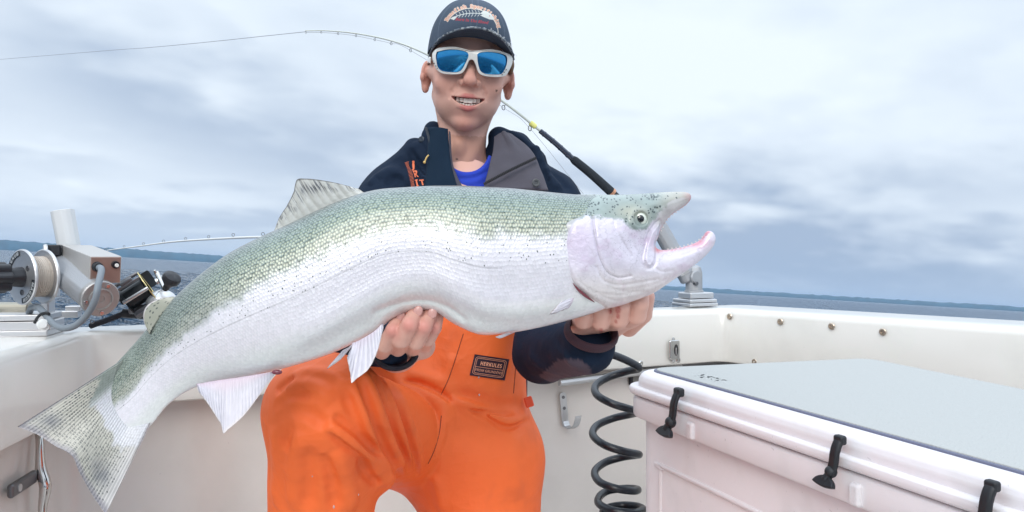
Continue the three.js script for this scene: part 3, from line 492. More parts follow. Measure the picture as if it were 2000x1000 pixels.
  { const u = new THREE.Vector3().crossVectors(U, md).normalize(), w = new THREE.Vector3().crossVectors(md, u); for (const a of [-1.45, 1.2, 3.3]) part(end, 'bolt', rod(m1.clone().addScaledVector(u, Math.cos(a) * 0.032).addScaledVector(w, Math.sin(a) * 0.032).addScaledVector(md, -0.002), m1.clone().addScaledVector(u, Math.cos(a) * 0.032).addScaledVector(w, Math.sin(a) * 0.032).addScaledVector(md, 0.004), 0.0042), steel); }
  // the control box that straddles the drum
  { const c0 = p(150, 503, 1.93), c1 = p(206, 527, 1.775), bd = c1.clone().sub(c0).normalize(), sideV = new THREE.Vector3().crossVectors(U, bd).normalize(), len = c0.distanceTo(c1), upv = new THREE.Vector3().crossVectors(bd, sideV);
    const g = new RoundedBoxGeometry(0.066, 0.062, len, 3, 0.002); place(g, c0.clone().add(c1).multiplyScalar(0.5), bd); const box = part(dr, 'control_box', g, std([0.52, 0.50, 0.48], 0.42, 0.55, { bumpMap: castGrain, bumpScale: 0.0002 }));
    const fp = new RoundedBoxGeometry(0.062, 0.058, 0.003, 2, 0.001); place(fp, c1.clone().addScaledVector(bd, 0.0016), bd); part(box, 'front_plate', fp, std([0.36, 0.25, 0.21], 0.4, 0.5));
    const on = (a, b2, e) => c1.clone().addScaledVector(sideV, a).addScaledVector(upv, b2).addScaledVector(bd, e);
    part(box, 'switch', merge([rod(on(0.019, 0.012, 0.002), on(0.019, 0.012, 0.009), 0.0085), rod(on(0.019, 0.012, 0.009), on(0.019, 0.012, 0.013), 0.005)]), blackPlastic);
    part(box, 'switch_button', rod(on(0.019, 0.012, 0.011), on(0.019, 0.012, 0.016), 0.0042), std([0.8, 0.8, 0.76], 0.4));
    part(box, 'cable_gland', merge([rod(on(-0.019, 0.008, 0.001), on(-0.019, 0.008, 0.018), 0.0115, 0.010)]), blackRubber);
    const flangeG = new RoundedBoxGeometry(0.003, 0.026, len * 1.0, 2, 0.001); place(flangeG, c0.clone().add(c1).multiplyScalar(0.5).addScaledVector(sideV, -0.0345).addScaledVector(upv, -0.038), bd); const fl = part(box, 'side_flange', flangeG, brushed);
    for (const t of [0.18, 0.5, 0.82]) part(fl, 'bolt', rod(c0.clone().lerp(c1, t).addScaledVector(sideV, -0.034).addScaledVector(upv, -0.040), c0.clone().lerp(c1, t).addScaledVector(sideV, -0.04).addScaledVector(upv, -0.040), 0.005), steel);
    const cable = [on(-0.019, 0.008, 0.012), on(-0.019, 0.004, 0.035), p(191, 560, 1.705), p(186, 585, 1.70), p(172, 612, 1.71), p(150, 634, 1.72), p(125, 641, 1.73), p(104, 632, 1.75), p(88, 613, 1.77), p(74, 600, 1.80), p(62, 601, 1.82), p(57, 610, 1.84)];
    part(dr, 'cable', tube(cable, 0.0073, 120, 14), std([0.19, 0.22, 0.25], 0.45)); }
  part(dr, 'cable_clip', merge([rod(p(84, 634, 1.78), p(84, 634, 1.745), 0.0125), rod(p(84, 634, 1.745), p(84, 634, 1.738), 0.008)]), std([0.72, 0.73, 0.72], 0.35));
  part(dr, 'cable_tie', tube([p(68, 630, 1.775), p(72, 622, 1.765), p(80, 614, 1.76), p(92, 611, 1.757), p(97, 615, 1.76)], 0.0033, 24, 8), blackRubber);
  // the rod tube and the clicker
  const t0 = p(141, 515, 1.95), t1 = p(122, 412, 1.95), td = t1.clone().sub(t0).normalize();
  part(dr, 'rod_tube', lathe(t0, td, [[0.0255, 0], [0.0265, t0.distanceTo(t1)], [0.0245, t0.distanceTo(t1) + 0.001], [0.0235, 0]], 40), phys([0.70, 0.71, 0.71], 0.3, 0.1, { clearcoat: 0.3 }));
  part(dr, 'counter', merge([bx(104, 489, 1.9, 30, 22, 0.03, 0.003, 0.3)]), blackPlastic); part(dr, 'counter_dial', lathe(p(92, 489, 1.885), V(-0.8, 0, 0.6), [[0, 0], [0.014, 0], [0.0155, 0.003], [0.013, 0.008], [0, 0.009]], 28), brushed);
  part(dr, 'bracket', merge([bx(122, 505, 1.93, 24, 20, 0.04, 0.003), bx(106, 545, 1.92, 16, 70, 0.02, 0.003)]), brushed);
}
// ---------------------------------------------------------------- rods and reel
const lineMat = std([0.38, 0.40, 0.45], 0.5);
function guide(root, p, down, r) { part(root, 'guide', merge([new THREE.TorusGeometry(r, r * 0.17, 8, 20).rotateY(Math.PI / 2 * 0.55).translate(p.x + down.x * r * 1.9, p.y + down.y * r * 1.9, p.z + down.z * r * 1.9), rod(p, p.clone().addScaledVector(down, r * 1.1), r * 0.16, r * 0.16, 8)]), darkSteel); }
{ // the bent rod behind the man, out of the holder on the right
  const root = thing('fishing_rod', 'bent fishing rod curving behind the man\'s head with black foregrip', 'fishing rod', P(1290, 455, 2.82));
  const px = [[1270, 450, 2.84], [1200, 381, 2.78], [1120, 311, 2.72], [1050, 251, 2.68], [985, 200, 2.65], [910, 150, 2.62], [833, 106, 2.6], [770, 81, 2.6], [700, 66, 2.6], [640, 60, 2.6], [596, 60, 2.6]], pts = PP(px);
  part(root, 'rod_blank', tube(pts, (t) => lerp(0.0082, 0.0018, Math.pow(t, 0.8)), 160, 10), std([0.56, 0.60, 0.56], 0.3));
  part(root, 'foregrip', tube(PP([[1196, 377, 2.777], [1155, 340, 2.748], [1117, 309, 2.72]]), (t) => 0.0165 - 0.002 * t - 0.004 * sstep(0.94, 1, t), 30, 18), std([0.016, 0.022, 0.03], 0.85));
  part(root, 'butt', tube(PP([[1275, 450, 2.84], [1235, 413, 2.81], [1197, 378, 2.778]]), 0.0135, 24, 16), blackPlastic);
  part(root, 'grip_ring', tube(PP([[1197, 378, 2.778], [1193, 374.5, 2.775]]), 0.0172, 4, 18), std([0.7, 0.36, 0.22], 0.3, 0.7));
  part(root, 'winding', tube(PP([[1117, 309, 2.72], [1085, 280, 2.70], [1055, 255.5, 2.682]]), (t) => 0.0102 - 0.0015 * t + 0.0012 * (Math.abs((t * 4) % 1 - 0.5) < 0.1 ? 1 : 0), 60, 14), phys([0.012, 0.02, 0.045], 0.2, 0, { clearcoat: 0.8 }));
  part(root, 'band', tube(PP([[1046, 248, 2.679], [1036, 239.5, 2.676]]), 0.0092, 6, 14), std([0.72, 0.70, 0.22], 0.35));
  const c = spline(pts), dn = V(-0.55, -0.83, 0), line = [];
  for (const [gx, gy, gd, r] of [[1040, 243, 2.678, 0.0085], [988, 203, 2.652, 0.0078], [803, 93, 2.6, 0.005], [765, 80, 2.6, 0.0045], [733, 73, 2.6, 0.004], [696, 66, 2.6, 0.0036], [661, 62, 2.6, 0.0034], [628, 60, 2.6, 0.003], [598, 60, 2.6, 0.003]]) { const q = P(gx, gy, gd), d2 = gx > 900 ? V(-0.55, -0.83, 0) : V(-0.2, -0.98, 0); guide(root, q, d2, r); line.push(q.clone().addScaledVector(d2, r * 1.9)); }
  part(root, 'fishing_line', tube([P(1142, 382, 2.78), ...line], 0.0007, 120, 6), lineMat);
  const fl = thing('fishing_line', 'thin fishing line running out from the rod tip to the left edge', 'fishing line', P(596, 62, 2.6));
  part(fl, 'line', tube([P(596, 62, 2.6), P(300, 92, 3.4), P(0, 116, 5), P(-700, 175, 12)], 0.0011, 60, 6), lineMat);
}
{ // second rod, its tip pointing left behind the fish
  const root = thing('fishing_rod', 'pale fishing rod pointing left behind the fish above the water', 'fishing rod', P(760, 520, 2.6));
  const pts = PP([[760, 520, 2.6], [680, 482, 2.7], [600, 467, 2.8], [515, 463, 2.9], [430, 466, 3.0], [340, 472, 3.1], [270, 481, 3.2], [232, 486, 3.25], [210, 489, 3.3]]);
  part(root, 'rod_blank', tube(pts, (t) => lerp(0.0062, 0.0024, t), 120, 10), std([0.66, 0.68, 0.68], 0.3));
  for (const [gx, gy, gd, r] of [[513, 463, 2.9, 0.006], [455, 464, 2.97, 0.0055], [407, 467, 3.03, 0.005], [362, 470.5, 3.08, 0.0048], [319, 475, 3.13, 0.0045], [280, 480, 3.2, 0.0045], [242, 485, 3.24, 0.004]]) guide(root, P(gx, gy, gd), V(0.1, 0.99, 0), r);
  part(root, 'tip_top', new THREE.TorusGeometry(0.007, 0.0012, 8, 20).translate(...P(207, 489, 3.3).toArray()), darkSteel);
}
{ // reel clamped to the dark butt of a third rod
  const D = 1.97, p = (x, y, d = D) => P(x, y, d), root = thing('fishing_rod', 'dark rod butt carrying a trolling reel on the left gunwale', 'fishing rod', p(250, 640));
  part(root, 'butt', tube([p(176, 637, 1.96), p(215, 623, 1.97), p(246, 611, 1.98)], 0.0072, 40, 14), std([0.02, 0.022, 0.03], 0.8));
  part(root, 'grip', tube([p(240, 612, 1.98), p(270, 614, 1.985), p(330, 618, 2.0), p(420, 622, 2.03)], 0.0115, 40, 16), blackPlastic);
  part(root, 'line_loop', new THREE.TorusGeometry(0.0045, 0.0012, 8, 20).translate(...p(180, 628, 1.94).toArray()), darkSteel);
  const ax = V(0.72, 0.52, -0.30).normalize(), n = p(243, 590, 1.95), w = 0.066;      // spool axle, from the left plate towards the handle
  const plate = (e, th) => { const sh = new THREE.Shape(); sh.absellipse(0, 0, 0.05, 0.05, 0, 7); const g = new THREE.ExtrudeGeometry(sh, { depth: th, bevelEnabled: true, bevelSize: 0.004, bevelThickness: 0.004, bevelSegments: 4, curveSegments: 30 }); return place(g, n.clone().addScaledVector(ax, e), ax); };
  const reel = part(root, 'reel', merge([plate(-0.008, 0.008), plate(w, 0.016)]), std([0.035, 0.042, 0.048], 0.35, 0.5));
  part(reel, 'spool', lathe(n, ax, [[0.036, 0.002], [0.037, 0.005], [0.026, 0.008], [0.027, w - 0.008], [0.037, w - 0.004], [0.036, w - 0.001]], 40), std([0.012, 0.016, 0.02], 0.4, 0.3));
  const u = V(-0.52, 0.80, 0.3).addScaledVector(ax, 0).normalize(), v = new THREE.Vector3().crossVectors(ax, u).normalize(), q = (e, a, r) => n.clone().addScaledVector(ax, e).addScaledVector(u, Math.cos(a) * r).addScaledVector(v, Math.sin(a) * r);
  for (const a of [0.3, 1.5, -1.0, -2.2, 2.7]) part(reel, 'pillar', rod(q(0, a, 0.047), q(w, a, 0.047), 0.0046), a === 1.5 ? steel : darkSteel);
  part(reel, 'rim', merge([new THREE.TorusGeometry(0.044, 0.0016, 8, 48)].map((g) => place(g, n.clone().addScaledVector(ax, w - 0.001), ax))), std([0.75, 0.62, 0.3], 0.25, 1));
  part(reel, 'level_wind', merge([rod(q(0.02, 0.6, 0.05), q(0.05, 0.6, 0.05), 0.006), rod(q(0.0, 0.75, 0.048), q(w, 0.75, 0.048), 0.003)]), darkSteel);
  const hub = n.clone().addScaledVector(ax, w + 0.02);
  part(reel, 'star_drag', merge([rod(hub, hub.clone().addScaledVector(ax, 0.02), 0.009), ...[0, 1, 2, 3, 4].map((k) => { const a = k * 1.2566 + 0.3, e = w + 0.03; return rod(q(e, a, 0.006), q(e + 0.006, a, 0.03), 0.004, 0.003); })]), steel);
  const h0 = n.clone().addScaledVector(ax, w + 0.036), h1 = p(322, 566, 1.93); part(reel, 'crank', merge([rod(h0.clone().addScaledVector(u, 0.02), h1, 0.0055, 0.0045)]), steel);
  const kd = V(0.55, 0.72, 0.3).normalize(); part(reel, 'crank_knob', lathe(p(322, 566, 1.93), kd, [[0.006, 0], [0.008, 0.006], [0.0085, 0.014], [0.014, 0.022], [0.021, 0.03], [0.0225, 0.038], [0.02, 0.045], [0.012, 0.05], [0, 0.051]], 28), blackPlastic);
  part(reel, 'foot', merge([rod(q(0.0, 2.9, 0.042), q(w, 2.9, 0.042), 0.012), rod(p(252, 606, 1.96), p(300, 600, 1.97), 0.01)]), darkSteel);
  const b = p(316, 590, 1.98), ball = new THREE.SphereGeometry(0.037, 36, 24); ball.scale(1, 0.85, 1); ball.translate(b.x, b.y, b.z);
  const bt = thing('buoy', 'rounded silver float with a dark seam resting beside the trolling reel', 'float', b.clone().add(V(0, -0.03, 0)));
  part(bt, 'shell', ball, phys([0.72, 0.73, 0.74], 0.3, 0.35, { clearcoat: 0.5 }));
  part(bt, 'seam', place(new THREE.TorusGeometry(0.0365, 0.0012, 8, 60).scale(1, 0.86, 1), b.clone().add(V(0.006, 0, 0)), V(1, 0, 0.25)), darkSteel);
}
// ---------------------------------------------------------------- the big silver trout held across the picture
const fishD = (px) => px < 300 ? lerp(0.985, 1.02, clamp((px - 40) / 260)) : lerp(1.02, 1.045, clamp((px - 300) / 700));
const trout = thing('trout', 'huge silver trout with green back held sideways in the man\'s hands', 'fish', P(800, 500, 1.04));
{
  // back and belly lines, paired across the body: [back x, y, belly x, y, thickness share]
  const ST = [[186, 770, 244, 852, 0.004], [196, 748, 256, 851, 0.04], [207, 732, 269, 848, 0.07], [228, 709, 293, 832, 0.11], [262, 672, 328, 791, 0.18], [300, 628, 374, 760, 0.29], [345, 578, 430, 743, 0.39], [400, 530, 485, 734, 0.47], [450, 494, 540, 723, 0.49], [505, 465, 598, 707, 0.50], [560, 440, 648, 690, 0.51], [620, 411, 697, 668, 0.52], [680, 386, 740, 642, 0.53], [735, 371, 776, 618, 0.55], [790, 366, 812, 606, 0.57], [850, 363, 848, 608, 0.58], [900, 363, 890, 634, 0.57], [950, 365, 937, 653, 0.55], [1000, 368, 988, 651, 0.54], [1050, 373, 1046, 641, 0.54], [1100, 378, 1108, 626, 0.54], [1140, 381, 1165, 609, 0.53], [1175, 381, 1205, 592, 0.50]];
  const n = ST.length, cT = new THREE.CatmullRomCurve3(ST.map((s) => V(s[0], s[1], s[4])), false, 'centripetal'), cB = new THREE.CatmullRomCurve3(ST.map((s) => V(s[2], s[3], 0)), false, 'centripetal');
  const NU = 300, NV = 120, pos = [], uv = [], idx = [];
  const dent = lineDist(smooth2([[560, 690], [640, 655], [700, 622], [760, 588], [810, 572], [860, 572], [905, 590], [950, 612], [1010, 622], [1080, 612]], 60));
  const roll = lineDist(smooth2([[740, 606], [790, 588], [835, 584], [875, 596], [910, 620]], 30));
  const dentY = (x) => { const L = [[430, 742], [560, 690], [640, 655], [700, 622], [760, 588], [810, 572], [860, 572], [905, 590], [950, 612], [1010, 622], [1080, 612], [1200, 590]]; for (let i = 1; i < L.length; i++) if (x <= L[i][0]) return lerp(L[i - 1][1], L[i][1], clamp((x - L[i - 1][0]) / (L[i][0] - L[i - 1][0]))); return 590; };
  let len = 0, prev = null; const lens = [];
  for (let i = 0; i <= NU; i++) {
    const t = i / NU, a = cT.getPoint(t), b = cB.getPoint(t), mx = (a.x + b.x) / 2, my = (a.y + b.y) / 2, d = fishD(mx), c = P(mx, my, d), up = P(a.x, a.y, d).sub(P(b.x, b.y, d)).multiplyScalar(0.5), hh = up.length(), ht = hh * a.z * 1.06;
    if (prev) len += prev.distanceTo(c); prev = c; lens.push(len);
    for (let j = 0; j <= NV; j++) {
      const th = (j / NV) * Math.PI * 2, cs = Math.cos(th), sn = Math.sin(th), front = sn >= 0 ? 1 : -1;
      let z = Math.pow(Math.abs(sn), 0.86) * ht * front, y = cs;
      const q = c.clone().addScaledVector(up, y);
      if (front > 0) { const p2 = toPx(q), w = sstep(520, 640, p2[0]) * (1 - sstep(1050, 1130, p2[0])), below = p2[1] - dentY(p2[0]); z -= w * 0.010 * sstep(-14, 22, below) * Math.abs(sn); z += w * 0.004 * Math.exp(-(((below + 26) / 26) ** 2)); const r = roll(p2[0], p2[1]); z -= 0.0035 * Math.exp(-((r / 5) ** 2)); }
      q.z += z; pos.push(q.x, q.y, q.z); uv.push(0, j <= NV / 2 ? j / (NV / 2) : 2 - j / (NV / 2));
    }
  }
  for (let i = 0; i <= NU; i++) for (let j = 0; j <= NV; j++) uv[(i * (NV + 1) + j) * 2] = lens[i] / len;
  for (let i = 0; i < NU; i++) for (let j = 0; j < NV; j++) { const a = i * (NV + 1) + j; idx.push(a, a + NV + 1, a + 1, a + NV + 1, a + NV + 2, a + 1); }
  const g = new THREE.BufferGeometry(); g.setAttribute('position', new THREE.Float32BufferAttribute(pos, 3)); g.setAttribute('uv', new THREE.Float32BufferAttribute(uv, 2)); g.setIndex(idx); g.computeVertexNormals();
  // skin: scales in slanting rows, pigment in their edges, dark green back, lilac flank, pale belly
  const TW = 2048, TH = 1024, COLS = 188, ROWS = 54;
  const cell = (u, v) => { const y = v * ROWS, sx = u * COLS; let h = -1, id = 0; for (let k = Math.floor(y) - 1; k <= Math.floor(y) + 1; k++) { const off = (k & 1) * 0.5; for (let m = Math.floor(sx - off) - 1; m <= Math.floor(sx - off) + 1; m++) { const jx = (hash2(m, k + 500) - 0.5) * 0.34, jy = (hash2(m + 900, k) - 0.5) * 0.4, dx = (sx - off - m - 0.5 - jx) * 1.08, dy = (y - k - 0.5 - jy) * 1.12, q = 0.62 - dx * dx - dy * dy - dx * 0.18; if (q > h) { h = q; id = hash2(m * 7 + 3, k * 13 + 1); } } } return [h, id]; };
  const hs = new Float32Array(TW * TH), ids = new Float32Array(TW * TH);
  for (let y = 0; y < TH; y++) for (let x = 0; x < TW; x++) { const c = cell((x + 0.5) / TW, (y + 0.5) / TH); hs[y * TW + x] = c[0]; ids[y * TW + x] = c[1]; }
  const toLin = (c) => c;                             // colours below are sRGB
  const R = rng(77), specks = []; for (let i = 0; i < 800; i++) { const u = R(), v = 0.02 + 0.5 * Math.pow(R(), 0.8); specks.push([u, v, 0.0006 + 0.0007 * R()]); }
  const grid = new Map(); for (const s of specks) { const k = Math.floor(s[0] * 100) + ',' + Math.floor(s[1] * 50); (grid.get(k) || grid.set(k, []).get(k)).push(s); }
  const skin = dataTex(TW, TH, (u, v, x, y) => {
    const h = hs[y * TW + x], id = ids[y * TW + x], n = fbm2(u * 26, v * 9, 4), n2 = fbm2(u * 90 + 5, v * 30, 3);
    const bound = lerp(0.47, 0.385, sstep(0.05, 0.45, u)) + (n - 0.5) * 0.05 + (id - 0.5) * 0.012;
    const bl = sstep(bound + 0.055, bound - 0.045, v + (n2 - 0.5) * 0.05), olive = sstep(bound - 0.17, bound - 0.02, v) * bl;
    const belly = sstep(0.63, 0.78, v + (n - 0.5) * 0.06);
    let c = [0.94, 0.925, 0.955];
    c = c.map((q, i) => lerp(q, [0.92, 0.925, 0.925][i], belly));
    const back = [0.525, 0.56, 0.535].map((q, i) => lerp(q, [0.69, 0.69, 0.655][i], olive * 0.85)).map((q) => q * (0.92 + 0.16 * n2));
    c = c.map((q, i) => lerp(q, back[i], bl));
    const edge = sstep(0.42, 0.16, h), tone = 1 + (id - 0.5) * lerp(0.04, 0.11, bl);
    const net = edge * (bl * 0.42 + (1 - bl) * (1 - belly) * 0.05);
    c = c.map((q, i) => lerp(q * tone, [0.30, 0.36, 0.34][i] * (bl > 0.5 ? 0.8 : 1.5), net));
    if (bl > 0.5) c = c.map((q, i) => lerp(q, [0.84, 0.85, 0.79][i], sstep(0.46, 0.6, h) * 0.32));
    // lateral line
    const ll = Math.abs(v - 0.52 - 0.01 * Math.sin(u * 9)); if (ll < 0.0035 && u < 0.8) c = c.map((q) => q * (0.86 + 0.08 * n2));
    for (let a = -1; a <= 1; a++) for (let b = -1; b <= 1; b++) for (const s of grid.get((Math.floor(u * 100) + a) + ',' + (Math.floor(v * 50) + b)) || []) { const dd = Math.hypot(u - s[0], (v - s[1]) * 0.28); if (dd < s[2]) c = c.map((q, i) => lerp(q, [0.13, 0.15, 0.16][i], 0.8 * sstep(s[2], s[2] * 0.5, dd))); }
    // translucent reddish bruise in front of the vent, and a pink flush by the hand
    return c;
  });
  const bump = dataTex(TW, TH, (u, v, x, y) => { const belly = sstep(0.66, 0.82, v + 0.02 * Math.sin(u * 40)); return 0.5 + lerp((hs[y * TW + x] - 0.35) * lerp(0.85, 0.34, sstep(0.34, 0.44, v)), (fbm2(u * 260, v * 80, 3) - 0.5) * 0.35, belly * 0.85); }, false);
  const mat = phys([0.95, 0.95, 0.95], 0.33, 0.24, { map: skin, bumpMap: bump, bumpScale: 0.0013, clearcoat: 0.55, clearcoatRoughness: 0.14, iridescence: 0.15, iridescenceIOR: 1.35, iridescenceThicknessRange: [180, 420] });
  part(trout, 'body', g, mat);

  // ---- head
  const S = 1.04 / F, HD = fishD(1240), C0 = P(1240, 480, HD);
  const outline = smooth2([[1040, 372], [1085, 377], [1150, 379], [1200, 380], [1250, 378], [1290, 375], [1325, 373.5], [1344, 375], [1351, 381], [1350, 389], [1342, 399], [1326, 410], [1310, 421], [1299, 434], [1291, 448], [1286, 464], [1280, 478], [1284, 486], [1300, 488], [1320, 485], [1345, 479], [1362, 472], [1371, 465], [1376, 456], [1382, 450], [1391, 451], [1398, 459], [1399, 470], [1394, 482], [1380, 499], [1360, 516], [1335, 534], [1310, 551], [1280, 571], [1250, 584], [1215, 596], [1180, 605], [1140, 615], [1090, 628], [1040, 640]], 150);
  const sd = baked(polySdf(outline), 1030, 340, 1430, 660, 1);
  const gill = smooth2([[1108, 360], [1106, 400], [1099, 430], [1093, 470], [1094, 500], [1101, 530], [1118, 556], [1142, 577], [1165, 594], [1188, 610]], 50), gillPoly = baked(polySdf([...gill, [1188, 700], [1500, 700], [1500, 300], [1108, 300]]), 1030, 340, 1430, 660, 1);
  const plate = baked(polySdf(smooth2([[1156, 421], [1134, 427], [1115, 441], [1103, 463], [1097, 485], [1104, 520], [1120, 552], [1144, 573], [1168, 590], [1192, 606], [1300, 600], [1300, 440], [1200, 430], [1152, 424]], 90)), 1030, 340, 1430, 660, 1.5);
  const preop = lineDist(smooth2([[1151, 426], [1153, 450], [1157, 480], [1166, 510], [1180, 532], [1200, 541], [1225, 538]], 30)), preop2 = lineDist(smooth2([[1157, 520], [1170, 545], [1200, 555], [1240, 551], [1280, 545]], 30)), jawLine = lineDist(smooth2([[1262, 512], [1285, 530], [1310, 528]], 12));
  const maxP = smooth2([[1277, 441], [1284, 436], [1283, 452], [1276, 475], [1275, 495], [1268, 516], [1259, 520], [1252, 510], [1254, 492], [1260, 472], [1266, 455]], 40), maxS = polySdf(maxP.concat([])), eyeC = [1244, 429], fold = [lineDist(smooth2([[1120, 545], [1150, 566], [1200, 575], [1250, 566]], 16)), lineDist(smooth2([[1165, 575], [1200, 586], [1240, 580]], 12)), lineDist(smooth2([[1210, 566], [1255, 560], [1300, 545]], 12)), lineDist(smooth2([[1185, 560], [1215, 568], [1260, 570]], 12)), lineDist(smooth2([[1285, 500], [1320, 500], [1365, 486]], 12)), lineDist(smooth2([[1190, 440], [1205, 470], [1225, 500]], 12)), lineDist(smooth2([[1225, 462], [1232, 485], [1246, 500]], 12))];
  const eyeLine = lineDist(smooth2([[1256, 470], [1263, 452], [1273, 437], [1281, 430]], 14)), nostril = lineDist([[1274, 408], [1277, 410]]);
  const T = (x) => { const L = [[1040, 74], [1100, 76], [1160, 74], [1220, 64], [1270, 48], [1310, 34], [1350, 24], [1400, 18]]; for (let i = 1; i < L.length; i++) if (x <= L[i][0]) { const t = (x - L[i - 1][0]) / (L[i][0] - L[i - 1][0]); return lerp(L[i - 1][1], L[i][1], t); } return 18; };
  const inflate = baked((x, y) => { const e = Math.max(0, -sd(x, y)), t = T(x), E = Math.min(125, 30 + t * 1.15), k = Math.min(1, e / E); return t * Math.sqrt(1 - (1 - k) ** 2); }, 1000, 330, 1430, 680, 2.5);
  const soft = baked((x, y) => { let s = 0, w = 0; const R = 5 + 11 * sstep(0, 45, -sd(x, y)); for (let a = -3; a <= 3; a++) for (let b = -3; b <= 3; b++) { const g = Math.exp(-(a * a + b * b) / 5); s += g * inflate(x + a * R * 0.5, y + b * R * 0.5); w += g; } return s / w; }, 1030, 340, 1430, 660, 1.5);
  const half0 = (x, y) => {
    let h = soft(x, y);
    const r = Math.hypot(x - eyeC[0], y - eyeC[1]); h += 1.8 * Math.exp(-(((r - 19) / 5) ** 2)) - 5 * (1 - sstep(11, 15.5, r));
    h -= 3.4 * Math.exp(-((preop(x, y) / 2.6) ** 2)) + 2.0 * Math.exp(-((preop2(x, y) / 3) ** 2)) + 1.6 * Math.exp(-((jawLine(x, y) / 3) ** 2)) + 3.6 * Math.exp(-((eyeLine(x, y) / 2.6) ** 2)) + 2 * Math.exp(-((nostril(x, y) / 3.4) ** 2));
    for (const f2 of fold) h -= 1.2 * Math.exp(-((f2(x, y) / 3.2) ** 2));
    h += 6.0 * (1 - sstep(-3.5, 1.2, maxS(x, y))) - 3.0 * Math.exp(-(((maxS(x, y) - 4) / 3) ** 2));
    const q = gillPoly(x, y); h += 4.6 * sstep(3, -5, plate(x, y)) * sstep(-60, -10, q); h -= 9 * sstep(-70, 0, q) * sstep(445, 415, y);
    h += 1.4 * fbm3(x * 0.02, y * 0.02, 4.4, 3) * sstep(450, 520, y);
    return h;
  };
  const half = baked(half0, 1030, 340, 1430, 660, 0.7);
  const hf = (X, Y, Z) => { const x = 1240 + X / S, y = 480 - Y / S, s = sd(x, y); if (s > 14) return s * S; const inside = (Math.abs(Z) / S - half(x, y)) * 0.62; const mouth = Math.hypot(Z / S, 0); let f = smax(inside, s * 0.9, 4); f = smax(f, gillPoly(x, y) , 5); return f * S; };
  const lo = V(-150 * S, -150 * S, -92 * S), hi = V(170 * S, 125 * S, 92 * S);
  const hg = nets(hf, lo, hi, 1.75 * S, { lip: 1.9, uv: (X, Y) => [(X / S + 160) / 340, (Y / S + 150) / 280] });
  hg.translate(C0.x, C0.y, C0.z);
  const headTex = canvasTex(1360, 1120, (c, w, h) => {
    const k = w / 340, px = (x) => (x - 1240 + 160) * k, py = (y) => h - (480 - y + 150) * k, path = (pts) => { c.beginPath(); pts.forEach((q, i) => (i ? c.lineTo(px(q[0]), py(q[1])) : c.moveTo(px(q[0]), py(q[1])))); };
    const sc2 = document.createElement('canvas'); sc2.width = w / 2; sc2.height = h / 2; const c2 = sc2.getContext('2d'), im = c2.createImageData(w / 2, h / 2), topL = smooth2([[1060, 432], [1100, 436], [1130, 428], [1160, 427], [1190, 431], [1206, 432], [1214, 440], [1232, 447], [1252, 449], [1266, 442], [1280, 425], [1296, 404], [1320, 390], [1352, 384]], 80), green = baked(polySdf([...topL, [1400, 340], [1060, 340]]), 1050, 330, 1430, 640, 1.5), eyeR = (x, y) => Math.hypot(x - eyeC[0], y - eyeC[1]);
    const rr = rng(5), dots = []; for (let i = 0; i < 330; i++) { const x = 1085 + 240 * rr(), y = 374 + 72 * rr(); if (rr() < 0.45 + 0.55 * (1300 - x) / 200) dots.push([x, y, 1.1 + 1.3 * rr(), rr() * 3]); }
    const platePaint = plate, muzzle = polySdf([[1300, 372], [1360, 365], [1360, 400], [1320, 402]]), lips = baked(lineDist(smooth2([[1351, 383], [1342, 399], [1326, 411], [1310, 422], [1299, 436], [1291, 449], [1286, 466], [1281, 480], [1288, 487], [1310, 487], [1345, 479], [1364, 471], [1374, 461], [1384, 451]], 90)), 1260, 360, 1420, 510, 0.7);
    for (let Y = 0; Y < h; Y += 2) for (let X = 0; X < w; X += 2) {
      const x = X / k + 1240 - 160, y = 480 - ((h - Y) / k - 150), o = (Y * w / 4 + X / 2) * 4, n = fbm2(x * 0.06, y * 0.06, 4), n2 = fbm2(x * 0.35 + 9, y * 0.35, 3);
      let col = [226, 220, 234].map((q, i) => lerp(q, [232, 226, 226][i], sstep(500, 570, y)));
      const pinkPlate = Math.exp(-(((x - 1125) / 30) ** 2) - (((y - 470) / 38) ** 2)); col = col.map((q, i) => lerp(q, [222, 206, 228][i], 0.7 * pinkPlate));
      col = col.map((q, i) => q * (0.93 + 0.10 * n + 0.05 * (n2 - 0.5)) * (1 - [0.02, 0.05, 0.03][i] * sstep(0.5, 0.75, fbm2(x * 0.03 + 3, y * 0.04, 3)))); const vein = Math.abs(fbm2(x * 0.045 + 20, y * 0.045, 3) - 0.5); col = col.map((q) => q * (1 - 0.07 * sstep(0.02, 0.0, vein)));
      const gz = green(x, y) + (n - 0.5) * 16 + (n2 - 0.5) * 6, gmask = sstep(3, -5, gz); let gc = [142, 156, 152].map((q, i) => lerp(q, [186, 184, 174][i], sstep(1258, 1318, x) * 0.9)).map((q) => q * (0.9 + 0.2 * n)); gc = gc.map((q, i) => lerp(q, [170, 172, 156][i], Math.exp(-(((x - 1225) / 30) ** 2) - (((y - 415) / 14) ** 2))));
      col = col.map((q, i) => lerp(q, gc[i], gmask));
      const rim = sstep(0, 5, platePaint(x, y)) * sstep(1150, 1120, x); col = col.map((q, i) => lerp(q, [168, 170, 168][i], 0.8 * rim)); const up = sstep(1262, 1290, x) * sstep(452, 432, y); col = col.map((q, i) => lerp(q, [190, 190, 184][i] * (0.9 + 0.2 * n), 0.75 * up * (1 - gmask)));
      const tip = Math.exp(-(((x - 1346) / 12) ** 2) - (((y - 382) / 10) ** 2)); col = col.map((q, i) => lerp(q, [190, 156, 152][i], tip * 0.8));
      const lp = lips(x, y); col = col.map((q, i) => lerp(q, [200, 116, 130][i], 0.75 * sstep(3.5 + 3 * n2, 0.8, lp) * (0.5 + 0.5 * sstep(0.35, 0.6, n2))));
